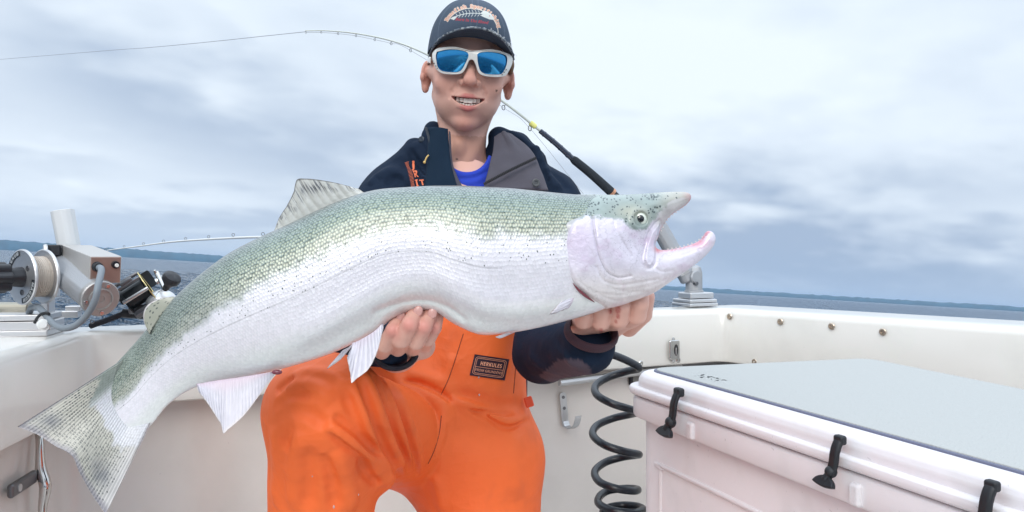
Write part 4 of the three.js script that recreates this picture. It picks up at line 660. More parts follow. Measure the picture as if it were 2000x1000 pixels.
      const throat = Math.exp(-(((x - 1284) / 9) ** 2) - (((y - 486) / 6) ** 2)); col = col.map((q, i) => lerp(q, [196, 84, 92][i], throat));
      const kype = Math.exp(-(((x - 1360) / 20) ** 2) - (((y - 474) / 9) ** 2)); col = col.map((q, i) => lerp(q, [214, 140, 160][i], 0.75 * kype));
      const er = eyeR(x, y), ring = Math.exp(-(((er - 17) / 5) ** 2)); col = col.map((q, i) => lerp(q, [172, 178, 168][i], 0.5 * ring * sstep(450, 430, y)));
      const dk = Math.exp(-(((x - 1272) / 12) ** 2) - (((y - 384) / 6) ** 2)) * sstep(0.45, 0.6, n2); col = col.map((q, i) => lerp(q, [50, 64, 66][i], dk));
      im.data[o] = col[0]; im.data[o + 1] = col[1]; im.data[o + 2] = col[2]; im.data[o + 3] = 255;
    }
    c2.putImageData(im, 0, 0); c.drawImage(sc2, 0, 0, w, h);
    for (const [x, y, r, a] of dots) { if (green(x, y) > -3 || eyeR(x, y) < 17) continue; c.save(); c.translate(px(x), py(y)); c.rotate(a); c.globalAlpha = 0.75; c.fillStyle = '#2f3b3e'; c.beginPath(); c.ellipse(0, 0, r * k * 1.0, r * k * 0.72, 0, 0, 7); c.fill(); c.restore(); }
    c.lineCap = 'round'; c.globalAlpha = 0.35; c.strokeStyle = '#8b8b90'; c.lineWidth = 1.4 * k; path(smooth2([[1151, 426], [1153, 450], [1157, 480], [1166, 510], [1180, 532], [1200, 541]], 20)); c.stroke();
    c.globalAlpha = 0.8; c.strokeStyle = '#8a2f3e'; c.lineWidth = 2.2 * k; path(smooth2([[1118, 556], [1128, 566], [1138, 574]], 8)); c.stroke();
    const r2 = rng(31); c.globalAlpha = 0.4; c.fillStyle = '#7d8086'; for (let i = 0; i < 90; i++) { const x = 1190 + 70 * r2(), y = 450 + 60 * r2(); c.beginPath(); c.ellipse(px(x), py(y), 0.8 * k, 0.6 * k, 0, 0, 7); c.fill(); }
  });
  const hb = dataTex(512, 512, (u, v) => tileFbm(u, v, 24, 4, 2), false); hb.repeat.set(2, 2);
  part(trout, 'head', hg, phys([0.93, 0.93, 0.93], 0.36, 0.1, { map: headTex, bumpMap: hb, bumpScale: 0.0005, clearcoat: 0.7, clearcoatRoughness: 0.2 }));
  // small hooked teeth along both jaws
  { const list = [], rt = rng(9), upJ = smooth2([[1340, 400], [1325, 411], [1310, 422], [1299, 436], [1292, 450]], 9), loJ = smooth2([[1305, 487], [1330, 482], [1348, 477], [1362, 471], [1372, 463]], 9); for (const [L, s] of [[upJ, -1], [loJ, 1]]) for (const q of L) for (const zs of [1, -1]) { const z = zs * (half(q[0], q[1] - s * 0 + (s > 0 ? 3 : -3)) * 0.62) * S, c = new THREE.ConeGeometry(0.8 * S, (2.0 + 2.0 * rt()) * S, 7); if (s < 0) c.rotateX(Math.PI); c.rotateZ(0.25 * (rt() - 0.2)); c.translate(C0.x + (q[0] - 1240) * S, C0.y + (480 - q[1] + s * 1.2) * S, C0.z + z); list.push(c); } for (const c of list) part(trout, 'tooth', c, std([0.78, 0.70, 0.66], 0.3)); }
  part(trout, 'gill_slit', tube([[1113, 551], [1122, 562], [1132, 571], [1144, 580], [1156, 588]].map(([x, y]) => C0.clone().add(V((x - 1240) * S, (480 - y) * S, (half(x + 7, y - 4) - 1.2) * S))), (t) => 0.0004 + 0.0016 * Math.sin(Math.PI * t), 30, 8), phys([0.16, 0.02, 0.035], 0.3, 0, { clearcoat: 0.6 }));
  const zAt = (x, y) => (half(x, y)) * S, on = (x, y, e = 0) => C0.clone().add(V((x - 1240) * S, (480 - y) * S, zAt(x, y) + e * S));
  for (const sgn of [1, -1]) { // eyes
    const e0 = C0.clone().add(V((eyeC[0] - 1240) * S, (480 - eyeC[1]) * S, sgn * (half(eyeC[0] + 17, eyeC[1]) - 6.5) * S)), ax = V(0.1, 0.12, sgn).normalize(), ball = new THREE.SphereGeometry(14.5 * S, 36, 28); ball.scale(1, 1, 0.62); ball.translate(e0.x, e0.y, e0.z);
    const eye = part(trout, 'eye', ball, phys([0.74, 0.79, 0.70], 0.12, 0.15, { clearcoat: 1, clearcoatRoughness: 0.03 }));
    const disc = (r, h) => { const gg = new THREE.SphereGeometry(r * S, 28, 16, 0, Math.PI * 2, 0, Math.PI / 2); gg.scale(1, h, 1); gg.rotateX(Math.PI / 2 * sgn); gg.translate(e0.x + ax.x * 1.2 * S, e0.y, e0.z + sgn * 8.0 * S); return gg; };
    part(eye, 'pupil', disc(7.2, 0.42), phys([0.004, 0.005, 0.007], 0.06, 0, { clearcoat: 1 }));
    part(eye, 'iris_rim', place(new THREE.TorusGeometry(13.8 * S, 0.8 * S, 10, 40), e0.clone().add(V(0, 0, sgn * 2.6 * S)), V(0, 0, 1)), std([0.30, 0.34, 0.30], 0.4));
  }
  // ---- fins: thin sheets of rays
  const fin = (name, baseC, outC, opt, tex, label) => part(trout, name, patch(PP(baseC), PP(outC), opt), phys([0.95, 0.95, 0.95], 0.42, 0, { map: tex, bumpMap: opt.ray, bumpScale: 0.0007, clearcoat: 0.5, clearcoatRoughness: 0.25, transmission: 0.0 }), label);
  const rayTex = (k) => dataTex(1024, 256, (u, v) => { const b = u * k + 0.25 * Math.sin(v * 3 + u * 5), f = b - Math.floor(b), split = v > 0.45 ? 0.5 + 0.5 * Math.cos(f * Math.PI * 4) : 0; return 0.5 + 0.35 * Math.cos(f * Math.PI * 2) * (1 - 0.5 * sstep(0.4, 0.7, v)) + 0.2 * split * sstep(0.4, 0.7, v) + 0.06 * (vnoise(u * k * 4, v * 60) - 0.5); }, false, false);
  const D1 = 1.0135;
  { // tail
    const k = 34, ray = rayTex(k);
    const tex = dataTex(1024, 512, (u, v) => {
      const b = u * k + 0.25 * Math.sin(v * 3 + u * 5), f = b - Math.floor(b), rayI = Math.floor(b), n = fbm2(u * 12, v * 8, 4); let c = [0.71, 0.70, 0.655].map((q, i) => lerp(q, [0.77, 0.76, 0.755][i], sstep(0.7, 1, u)));
      c = c.map((q) => q * (0.92 + 0.15 * n) * (0.96 + 0.06 * Math.cos(f * 6.283)));
      const bs = sstep(0.30, 0.20, v - 0.10 * Math.sin(u * 3.14) + (n - 0.5) * 0.26 + 0.03 * (hash2(rayI, 9) - 0.5)), sc = cell(u * 0.16, v * 0.5)[0]; const baseCol = [0.83, 0.83, 0.85].map((q, i) => lerp(q, [0.55, 0.59, 0.56][i], sstep(0.34, 0.2, u)) * (0.86 + 0.22 * clamp(sc)));
      // dark spots in rows along the rays
      const m = v * (28 + 9 * hash2(rayI, 77)) + hash2(rayI, 3) * 3, mi = Math.floor(m), mf = m - mi, s = hash2(rayI * 31 + 7, mi * 17 + 5), g0 = Math.abs(f - 0.5) * 2; if (s > 0.42 + 0.3 * (vnoise(u * 9, v * 9) - 0.5) && v > 0.08 && u < 0.93) { const wy = 0.26 + 0.24 * hash2(mi, rayI), d = Math.hypot(g0 / 0.8, (mf - 0.5) / wy); c = c.map((q, i) => lerp(q, [0.22, 0.24, 0.24][i], (0.45 + 0.4 * hash2(mi * 3, rayI * 5)) * sstep(1, 0.5, d))); }
      const rim = sstep(0.9, 0.99, v + (n - 0.5) * 0.05); c = c.map((q, i) => lerp(q, [0.50, 0.485, 0.52][i], rim * 0.75));
      const smudge = Math.exp(-(((u - 0.16) / 0.12) ** 2) - (((v - 0.82) / 0.1) ** 2)) + Math.exp(-(((u - 0.78) / 0.12) ** 2) - (((v - 0.74) / 0.14) ** 2)); c = c.map((q, i) => lerp(q, [0.36, 0.37, 0.40][i], smudge * 0.75 * n * 1.5));
      const top = sstep(0.045, 0.0, u); c = c.map((q, i) => lerp(q, [0.28, 0.28, 0.32][i], top * 0.8)); return c.map((q, i) => lerp(q, baseCol[i], bs));
    }, true, false);
    fin('tail_fin', [[240, 702, D1], [226, 736, D1], [224, 772, D1], [236, 804, D1], [258, 828, D1], [294, 826, D1]], [[36, 834, 0.975], [72, 848, 0.975], [110, 872, 0.976], [140, 889, 0.978], [152, 915, 0.978], [168, 945, 0.978], [186, 975, 0.978], [207, 1004, 0.978]], { nu: 110, nv: 40, th: 0.0035, thick: (u, v) => lerp(1.7, 0.5, v), bulge: (u, v) => 0.006 * Math.sin(u * 3.1) * v + 0.0022 * Math.sin(u * 11 + v * 2) * v + 0.0002 * Math.cos(u * k * 6.283) * sstep(0, 0.3, v), ray }, tex);
    // lower edge curve of the tail between base and tip
    // scaly flap where the body's skin runs out over the tail
  }
  { const ray = rayTex(13), tex = dataTex(1024, 256, (u, v) => { const n = fbm2(u * 20, v * 7, 4), n2 = fbm2(u * 110, v * 3.5 + 4, 3); let c = [0.82, 0.82, 0.80].map((q) => q * (0.9 + 0.18 * n)); const streak = sstep(0.56, 0.7, n2) * sstep(0.3, 0.8, v) * 0.55 + Math.exp(-(((u - 0.42) / 0.14) ** 2) - (((v - 0.72) / 0.12) ** 2)) * 0.65 * sstep(0.35, 0.6, n2); c = c.map((q, i) => lerp(q, [0.30, 0.31, 0.34][i], streak)); const rim = sstep(0.95, 1, v + 0.03 * n2); c = c.map((q) => lerp(q, 0.33, rim * 0.6)); const red = Math.exp(-(((u - 0.5) / 0.5) ** 2)) * sstep(0.12, 0, v); return c.map((q, i) => lerp(q, [0.70, 0.56, 0.52][i], red * 0.5)); }, true, false);
    fin('dorsal_fin', [[714, 378, 1.045], [660, 398, 1.043], [600, 428, 1.04], [536, 458, 1.035]], [[700, 369, 1.045], [650, 356, 1.04], [600, 349, 1.035], [580, 351, 1.033], [573, 376, 1.03], [560, 403, 1.03], [546, 426, 1.03], [535, 453, 1.034]], { nu: 90, nv: 24, th: 0.003, thick: (u, v) => lerp(1.8, 0.45, v), bulge: (u, v) => 0.004 * Math.sin(u * 5) * v + 0.0006 * Math.cos(u * 13 * 6.283) * sstep(0, 0.3, v), ray }, tex); }
  { const tex = dataTex(256, 256, (u, v) => { let c = [0.62, 0.625, 0.565]; const x = u * 8, y = v * 5, ix = Math.floor(x), iy = Math.floor(y), d = Math.hypot(x - ix - 0.3 - 0.4 * hash2(ix, iy), y - iy - 0.3 - 0.4 * hash2(iy, ix + 9)); if (hash2(ix + 4, iy + 8) > 0.3) c = c.map((q, i) => lerp(q, [0.27, 0.29, 0.28][i], 0.8 * sstep(0.27, 0.13, d))); const e = sstep(0.88, 0.97, v); return c.map((q, i) => lerp(q, [0.78, 0.76, 0.76][i], e)); }, true, false);
    fin('adipose_fin', [[346, 584, 1.02], [325, 606, 1.018], [305, 632, 1.015], [292, 652, 1.012]], [[338, 579, 1.02], [312, 583, 1.016], [290, 594, 1.012], [281, 608, 1.01], [281, 628, 1.01], [288, 645, 1.011]], { nu: 40, nv: 18, th: 0.0055, thick: (u, v) => lerp(1.5, 0.6, v), ray: null }, tex); }
  const pale = (pink) => dataTex(1024, 256, (u, v) => { const n = fbm2(u * 18, v * 6, 4); let c = [0.80, 0.785, 0.82].map((q) => q * (0.93 + 0.12 * n)); const base = sstep(0.4, 0, v); c = c.map((q, i) => lerp(q, [0.82, 0.70, 0.76][i], base * pink)); const rim = sstep(0.9, 1, v); return c.map((q, i) => lerp(q, [0.84, 0.81, 0.81][i], rim)); }, true, false);
  { const ray = rayTex(24); fin('anal_fin', [[384, 752, 1.0], [420, 744, 1.0], [480, 735, 1.003], [532, 726, 1.006]], [[390, 768, 0.985], [406, 793, 0.983], [424, 822, 0.982], [437, 847, 0.982], [452, 836, 0.984], [476, 814, 0.988], [503, 777, 0.995], [532, 731, 1.004]], { nu: 80, nv: 26, th: 0.003, thick: (u, v) => lerp(1.8, 0.5, v), bulge: (u, v) => 0.005 * Math.sin(u * 4) * v + 0.0002 * Math.cos(u * 24 * 6.283) * sstep(0, 0.3, v), ray }, pale(0.55)); }
  { const ray = rayTex(11); fin('pelvic_fin', [[690, 672, 0.985], [712, 660, 0.98], [735, 645, 0.978], [748, 632, 0.98]], [[678, 698, 0.965], [681, 722, 0.962], [687, 749, 0.96], [703, 738, 0.96], [722, 722, 0.962], [737, 692, 0.967], [749, 640, 0.978]], { nu: 60, nv: 22, th: 0.0032, thick: (u, v) => lerp(1.8, 0.5, v), bulge: (u, v) => 0.004 * Math.sin(u * 3.1) * v + 0.0003 * Math.cos(u * 11 * 6.283) * sstep(0, 0.3, v), ray }, pale(0.3));
    fin('pelvic_fin', [[690, 672, 0.99], [682, 678, 0.99], [670, 684, 0.99]], [[664, 702, 0.985], [652, 711, 0.985], [639, 720, 0.985]], { nu: 20, nv: 12, th: 0.003, ray }, pale(0.2)); }
  { const ray = rayTex(9); fin('pectoral_fin', [[1120, 582, 0.995], [1116, 590, 0.993], [1108, 598, 0.993]], [[1098, 588, 0.986], [1084, 600, 0.982], [1072, 615, 0.982], [1086, 612, 0.982], [1102, 603, 0.986]], { nu: 40, nv: 16, th: 0.0045, bulge: (u, v) => 0.004 * Math.sin(u * 3.1) * Math.sin(v * 3), ray }, pale(0.5));
    fin('pectoral_fin', [[1012, 646, 1.03], [1000, 650, 1.03], [990, 650, 1.03]], [[985, 658, 1.03], [976, 661, 1.03], [967, 658, 1.03]], { nu: 20, nv: 10, th: 0.003, ray }, pale(0.3)); }
  // vent and a drop of water
  part(trout, 'vent', new THREE.SphereGeometry(0.0045, 16, 12).scale(1.5, 0.7, 0.8).translate(...P(541, 727, 1.005).toArray()), phys([0.16, 0.02, 0.04], 0.3, 0, { clearcoat: 0.5 }));
}
// ---------------------------------------------------------------- the kneeling man
const man = thing('person', 'smiling kneeling man in orange bib trousers, navy jacket and mirrored sunglasses holding a fish', 'person', V(-0.1, DECK, -1.45));
const union = (fs, k) => (x, y, z) => { let d = fs[0](x, y, z); for (let i = 1; i < fs.length; i++) d = smin(d, fs[i](x, y, z), k); return d; };
function march(f, px, py, d0 = 0.85, d1 = 2.1) {      // where the surface stands behind a point of the picture
  let d = d0; for (let i = 0; i < 240 && d < d1; i++) { const p = P(px, py, d), s = f(p.x, p.y, p.z); if (s < 0.0004) return p; d += Math.max(0.0006, s * 0.6); } return null;
}
const onto = (f, pts, n = 24) => smooth2(pts, n).map(([x, y]) => march(f, x, y)).filter(Boolean);
function folds(f, list) {                             // ridges (h > 0) and creases (h < 0) along lines on a cloth
  const L = list.map(([pts, h, w]) => { const q = onto(f, pts), c = q.reduce((a, p) => a.add(p), V(0, 0, 0)).multiplyScalar(1 / q.length), r = Math.max(...q.map((p) => p.distanceTo(c))) + w * 3; return { q, h, w, c, r }; }).filter((s) => s.q.length > 2);
  return (x, y, z) => {
    let d = f(x, y, z); if (Math.abs(d) > 0.05) return d;
    for (const s of L) {
      const X = x - s.c.x, Y = y - s.c.y, Z = z - s.c.z; if (X * X + Y * Y + Z * Z > s.r * s.r) continue;
      let m = 1e9, at = 0; const n = s.q.length - 1;
      for (let i = 0; i < n; i++) { const a = s.q[i], b = s.q[i + 1], ex = b.x - a.x, ey = b.y - a.y, ez = b.z - a.z, px = x - a.x, py = y - a.y, pz = z - a.z, t = clamp((px * ex + py * ey + pz * ez) / (ex * ex + ey * ey + ez * ez + 1e-12)), dx = px - ex * t, dy = py - ey * t, dz = pz - ez * t, q = dx * dx + dy * dy + dz * dz; if (q < m) { m = q; at = (i + t) / n; } }
      if (m < 9 * s.w * s.w) d -= s.h * Math.min(1, Math.sin(Math.PI * at) * 1.8) * Math.exp(-m / (s.w * s.w));
    }
    return d;
  };
}
function decal(f, quad, nu, nv, off) {                // a label sewn on a cloth, following its surface
  const pos = [], uv = [], idx = [];
  for (let i = 0; i <= nu; i++) for (let j = 0; j <= nv; j++) { const u = i / nu, v = j / nv, x = lerp(lerp(quad[0][0], quad[1][0], u), lerp(quad[3][0], quad[2][0], u), v), y = lerp(lerp(quad[0][1], quad[1][1], u), lerp(quad[3][1], quad[2][1], u), v), p = march(f, x, y) || P(x, y, 1.5), e = 0.002, n = V(f(p.x + e, p.y, p.z) - f(p.x - e, p.y, p.z), f(p.x, p.y + e, p.z) - f(p.x, p.y - e, p.z), f(p.x, p.y, p.z + e) - f(p.x, p.y, p.z - e)).normalize(); p.addScaledVector(n, off); pos.push(p.x, p.y, p.z); uv.push(u, 1 - v); }
  for (let i = 0; i < nu; i++) for (let j = 0; j < nv; j++) { const a = i * (nv + 1) + j; idx.push(a, a + 1, a + nv + 1, a + 1, a + nv + 2, a + nv + 1); }
  const g = new THREE.BufferGeometry(); g.setAttribute('position', new THREE.Float32BufferAttribute(pos, 3)); g.setAttribute('uv', new THREE.Float32BufferAttribute(uv, 2)); g.setIndex(idx); g.computeVertexNormals(); return g;
}
const seam = (f, pts, r, n = 60) => { const q = onto(f, pts, n); return tube(q, r, q.length * 2, 6); };

// ---- head, in millimetres from its middle, x to the picture's right, z towards us
const HC = P(914, 150, 1.62), HQ = new THREE.Quaternion().setFromUnitVectors(V(0, 0, 1), V(0, EYE, 0).sub(HC).normalize()).multiply(new THREE.Quaternion().setFromEuler(new THREE.Euler(0, 0.02, -0.08))), HQi = HQ.clone().invert();
const HM = new THREE.Matrix4().compose(HC, HQ, V(0.001, 0.001, 0.001));
const HL = (px, py, z) => P(px, py, 1.62 - z / 1000).sub(HC).applyQuaternion(HQi).multiplyScalar(1000);
const faceZ = (x) => 88 - x * x / 62;
const capsL = (pts, r) => { const a = []; for (let i = 1; i < pts.length; i++) a.push(capsule(V(...pts[i - 1]), V(...pts[i]), pts[i - 1][3] || r, pts[i][3] || r)); return a; };
const upperLip = capsL([[-34.0, -40.5, 68.5, 2.2], [-17.6, -39, 82.2, 4.2], [-4.5, -36.5, 88.3, 4.8], [2.0, -37.2, 88.4, 4.6], [8.5, -36.5, 87.6, 4.8], [20.5, -39, 81.0, 4.2], [36.9, -42, 67.3, 2.2]], 4), lowerLip = capsL([[-31.8, -43.5, 69.5, 2.2], [-16.5, -55.5, 80.2, 4.6], [-0.2, -60, 86.0, 6.2], [4.2, -60, 85.8, 6.2], [19.4, -55.5, 79.6, 4.6], [34.7, -45, 68.4, 2.2]], 5);
const lipD = (x, y, z) => { let a = 1e9; for (const f of upperLip) a = Math.min(a, f(x, y, z)); for (const f of lowerLip) a = Math.min(a, f(x, y, z)); return a; };
const headSdf = (() => {
  const skull = ellipsoid(V(0, 42, -15), 77, 84, 96), face = ellipsoid(V(0, -14, 14), 70, 84, 72), jaw = ellipsoid(V(-1, -56, 20), 57, 42, 54), chin = ellipsoid(V(-2, -89, 58), 19, 15, 19);
  const jl = capsule(V(-56, -44, -2), V(-14, -90, 48), 13, 11), jr = capsule(V(56, -44, -2), V(11, -90, 48), 13, 11);
  const chL = ellipsoid(V(-42, -14, 55), 24, 20, 18), chR = ellipsoid(V(44, -14, 55), 24, 20, 18), brow = capsule(V(-42, 38, 66), V(42, 38, 66), 11), zyL = capsule(V(-58, 4, 44), V(-72, 4, 5), 12), zyR = capsule(V(58, 4, 44), V(72, 4, 5), 12);
  const bridge = capsule(V(0, 26, 78), V(2, -2, 98), 8.5, 11), tip = ellipsoid(V(2.5, -7, 100), 12.5, 10, 11.5), alL = ellipsoid(V(-13, -11, 88), 8, 7.5, 10), alR = ellipsoid(V(18, -11, 88), 8, 7.5, 10), noL = ellipsoid(V(-6, -17, 98), 4.6, 4.6, 6), noR = ellipsoid(V(11.5, -17, 98), 4.6, 4.6, 6), phil = capsule(V(2, -25, 93), V(2, -34, 92), 2.5);
  const muz = ellipsoid(V(1, -44, 66), 34, 26, 21);
  let nas = []; // smile lines, laid on the cheek once it is shaped
  const neck = capsule(V(-2, -55, -34), V(-5, -200, 8), 50, 54), adam = ellipsoid(V(-8, -142, 44), 11, 18, 9), scmL = capsule(V(-52, -70, -20), V(-14, -185, 50), 11, 8), scmR = capsule(V(50, -70, -20), V(6, -185, 50), 11, 8), trap = capsule(V(-60, -208, -10), V(60, -208, -10), 40);
  const ear = (s) => { const c = V(s * 85, -6.5, -8), a = s * 0.55, ca = Math.cos(a), sa = Math.sin(a); const rot = (f) => (x, y, z) => { const X = x - c.x, Z = z - c.z; return f(X * ca + Z * sa * -1, y - c.y, X * sa + Z * ca); }; const body = ellipsoid(V(0, 2, 0), 7, 30, 19), lobe = ellipsoid(V(-s * 2, -24, 4), 6, 10, 9), con = ellipsoid(V(s * 5, -1, 4), 9, 17, 11), helix = ellipsoid(V(s * 7, 9, -1), 6.5, 18, 12), tr = ellipsoid(V(-s * 1, -2, 16), 5, 7, 5); return rot((x, y, z) => smin(smax(smin(body(x, y, z), lobe(x, y, z), 5), -Math.min(con(x, y, z), helix(x, y, z) + 1.2), 4), tr(x, y, z), 3)); };
  const eL = ear(-1), eR = ear(1);
  const whole = (x, y, z) => {
    let d = smin(skull(x, y, z), face(x, y, z), 30);
    d = smin(d, jaw(x, y, z), 24); d = smin(d, smin(jl(x, y, z), jr(x, y, z), 4), 16); d = smin(d, chin(x, y, z), 16);
    if (z > -10 && y < 60) {
      d = smin(d, muz(x, y, z), 16);
      d = smin(d, Math.min(chL(x, y, z), chR(x, y, z)), 16); d = smin(d, brow(x, y, z), 14); d = smin(d, Math.min(zyL(x, y, z), zyR(x, y, z)), 14);
      d = smin(d, bridge(x, y, z), 9); d = smin(d, tip(x, y, z), 7); d = smin(d, alL(x, y, z), 4); d = smin(d, alR(x, y, z), 4);
      d = smax(d, -noL(x, y, z), 2); d = smax(d, -noR(x, y, z), 2); d = smax(d, -phil(x, y, z), 3);
      if (y < 0 && y > -60) for (const f of nas) d = smax(d, -f(x, y, z), 4.5);
      if (y < -20 && y > -80) {
        let l = 1e9; for (const f of upperLip) l = Math.min(l, f(x, y, z)); for (const f of lowerLip) l = Math.min(l, f(x, y, z)); d = smin(d, l, 5);
        const xx = x - 2, cav = Math.max(smax(y + 40.5 - 0.0008 * xx * xx, (-55.5 + 14 * (xx / 33) ** 2) - y, 3), Math.abs(xx) - 34, Math.abs(z - 86) - 26 + xx * xx / 70); d = smax(d, -cav, 2);
      }
    }
    d = smin(d, neck(x, y, z), 7); d = smin(d, trap(x, y, z), 25); d = smin(d, Math.min(scmL(x, y, z), scmR(x, y, z)), 12); d = smin(d, adam(x, y, z), 10);
    d = smin(d, Math.min(eL(x, y, z), eR(x, y, z)), 5);
    return d;
  };
  const zs = (x, y) => { let z = 125; for (let k = 0; k < 200; k++) { const d = whole(x, y, z); if (d < 0.05) break; z -= Math.max(0.1, d * 0.7); } return z; };
  for (const side of [-1, 1]) { const c = 2, L = [[19, -12], [27, -20], [34, -31], [38, -43]].map(([a, b]) => { const X = c + side * a; return V(X, b, zs(X, b) + 1.6); }); const fs = []; for (let k = 1; k < 4; k++) fs.push(capsule(L[k - 1], L[k], k === 1 ? 1.8 : 3.2, k === 3 ? 2.0 : 3.2)); nas.push(...fs); }
  return whole;
})();
const mixc = (c, k, t) => [lerp(c[0], k[0], t), lerp(c[1], k[1], t), lerp(c[2], k[2], t)];
const SKIN = [0.70, 0.405, 0.325];
const g3 = (x, y, z, c, r) => Math.exp(-((x - c[0]) ** 2 + (y - c[1]) ** 2 + (z - c[2]) ** 2) / (r * r));
const faceColor = (x, y, z) => {
  let c = SKIN.slice(); const n = fbm3(x * 0.03, y * 0.03, z * 0.03, 3), n2 = noise3(x * 0.35, y * 0.35, z * 0.35);
  c = c.map((q) => q * (1 + 0.07 * n + 0.03 * n2));
  c = mixc(c, [0.62, 0.25, 0.19], 0.55 * g3(x, y, z, [2, -8, 104], 20) + 0.32 * g3(x, y, z, [-42, -12, 66], 26) + 0.30 * g3(x, y, z, [44, -12, 66], 26) + 0.5 * g3(x, y, z, [-2, -92, 74], 22));
  if (Math.abs(x) > 78 && z < 20 && y < 40) c = mixc(c, [0.60, 0.20, 0.16], 0.35 * sstep(78, 95, Math.abs(x)));
  const st = sstep(-46, -74, y) * sstep(-118, -100, y) * sstep(18, 40, Math.abs(x) + Math.max(0, -y - 96) * 2.2); c = mixc(c, [0.30, 0.19, 0.13], 0.28 * st * (0.6 + 0.8 * Math.abs(n2)));
  if (y < -118) c = mixc(c, [0.50, 0.255, 0.18], 0.7);
  const l = lipD(x, y, z); c = mixc(c, [0.56, 0.17, 0.16], 0.95 * sstep(1.6, -0.4, l) * (y < -20 && y > -80 ? 1 : 0));
  const xx = x - 2; if (z > 40 && z < 82 - xx * xx / 60 && y < -36 && y > -64 && Math.abs(xx) < 34 && l > 1) c = [0.14, 0.03, 0.03];
  if (Math.hypot(x - 57, y + 22) < 2.4 && z > 20) c = [0.13, 0.07, 0.05];
  if (Math.hypot(x + 12, y + 165) < 2 && z > 0) c = [0.15, 0.08, 0.06];
  return c;
};
const headGeo = nets(headSdf, V(-108, -225, -125), V(108, 132, 122), 2.3, { lip: 1.35, color: faceColor, uv: (x, y, z) => [(x + z * 0.5) / 40, (y + z * 0.2) / 40] });
headGeo.applyMatrix4(HM); { const nn = headGeo.attributes.normal; for (let i = 0; i < nn.count; i++) { const v = V(nn.getX(i), nn.getY(i), nn.getZ(i)).normalize(); nn.setXYZ(i, v.x, v.y, v.z); } }

// ---- hands
const fingerChain = (pts, r) => { const q = PP(pts), a = []; for (let i = 1; i < q.length; i++) a.push(capsule(q[i - 1], q[i], r * (1.06 - 0.07 * (i - 1)), r * (1.06 - 0.07 * i))); return union(a, 0.0015); };
function hand(fingers, palm, r) {
  const F1 = fingers.map((f) => fingerChain(f.p, (f.r || 1) * r)), pl = union(palm.map(([a, b, ra, rb]) => capsule(P(...a), P(...b), ra, rb)), 0.016);
  return (x, y, z) => { let d = 1e9; for (const f of F1) d = smin(d, f(x, y, z), 0.0006); return smin(d, pl(x, y, z), 0.006); };
}
const rightFingers = [{ p: [[745, 690, 1.14], [752, 674, 1.045], [768, 645, 1.025], [782, 620, 1.045]], r: 0.98 }, { p: [[775, 684, 1.15], [783, 664, 1.03], [800, 634, 1.015], [813, 610, 1.035]], r: 1.06 }, { p: [[805, 682, 1.15], [812, 668, 1.04], [829, 638, 1.024], [841, 612, 1.04]], r: 1.0 }, { p: [[830, 676, 1.15], [836, 662, 1.055], [849, 640, 1.042], [855, 614, 1.052]], r: 0.9 }];
const rightHand = hand(rightFingers, [[[752, 690, 1.15], [826, 678, 1.15], 0.017, 0.016], [[745, 676, 1.16], [770, 695, 1.23], 0.02, 0.025], [[820, 672, 1.16], [785, 690, 1.23], 0.018, 0.025], [[735, 662, 1.15], [720, 632, 1.13], 0.014, 0.011]], 0.0112);
const leftFingers = [{ p: [[1226, 622, 1.17], [1243, 616, 1.08], [1249, 594, 1.068], [1252, 566, 1.08]], r: 1.12 }, { p: [[1196, 626, 1.17], [1209, 622, 1.075], [1213, 600, 1.063], [1216, 576, 1.075]], r: 1.12 }, { p: [[1166, 632, 1.17], [1174, 627, 1.08], [1178, 607, 1.068], [1180, 588, 1.075]], r: 1.08 }, { p: [[1134, 632, 1.17], [1140, 626, 1.085], [1143, 613, 1.075], [1144, 600, 1.08]], r: 1.0 }, { p: [[1228, 640, 1.2], [1256, 614, 1.15], [1262, 580, 1.12]], r: 1.1 }];
const leftHand = hand(leftFingers, [[[1140, 628, 1.125], [1226, 614, 1.125], 0.019, 0.020], [[1135, 638, 1.15], [1140, 662, 1.22], 0.022, 0.03], [[1215, 620, 1.16], [1150, 658, 1.22], 0.02, 0.028]], 0.0122);
const tipsOf = (fs) => fs.flatMap((f) => [PP([f.p[f.p.length - 1]])[0], PP([f.p[f.p.length - 2]])[0].add(V(0, 0, 0.01))]);
const handColor = (tips, marks) => (x, y, z) => { let c = SKIN.map((q) => q * (1.06 + 0.08 * fbm3(x * 60, y * 60, z * 60, 3))); let t = 0; for (const p of tips) t = Math.max(t, Math.exp(-((x - p.x) ** 2 + (y - p.y) ** 2 + (z - p.z) ** 2) / 0.00016)); c = mixc(c, [0.60, 0.17, 0.15], 0.6 * t); for (const m of marks) { const p = toPx({ x, y, z }), d = Math.hypot(p[0] - m[0], (p[1] - m[1]) * 0.7); if (d < m[2]) c = mixc(c, [0.42, 0.03, 0.03], 0.85 * sstep(m[2], m[2] * 0.4, d) * (0.6 + 0.6 * Math.abs(noise3(x * 400, y * 400, z * 400)))); } return c; };
const boxOf = (pts, m) => { const a = V(1e9, 1e9, 1e9), b = V(-1e9, -1e9, -1e9); for (const p of pts) { a.min(p); b.max(p); } return [a.addScalar(-m), b.addScalar(m)]; };
const rightBox = boxOf([...rightFingers.flatMap((f) => PP(f.p)), P(770, 690, 1.23), P(720, 632, 1.13)], 0.035), leftBox = boxOf([...leftFingers.flatMap((f) => PP(f.p)), P(1150, 662, 1.25)], 0.04);
const rightGeo = nets(rightHand, ...rightBox, 0.0026, { color: handColor(tipsOf(rightFingers), []), lip: 1.5 }), leftGeo = nets(leftHand, ...leftBox, 0.0026, { color: handColor([], [[1192, 608, 5], [1207, 605, 8], [1207, 618, 5], [1174, 646, 5], [1203, 628, 4]]), lip: 1.5 });

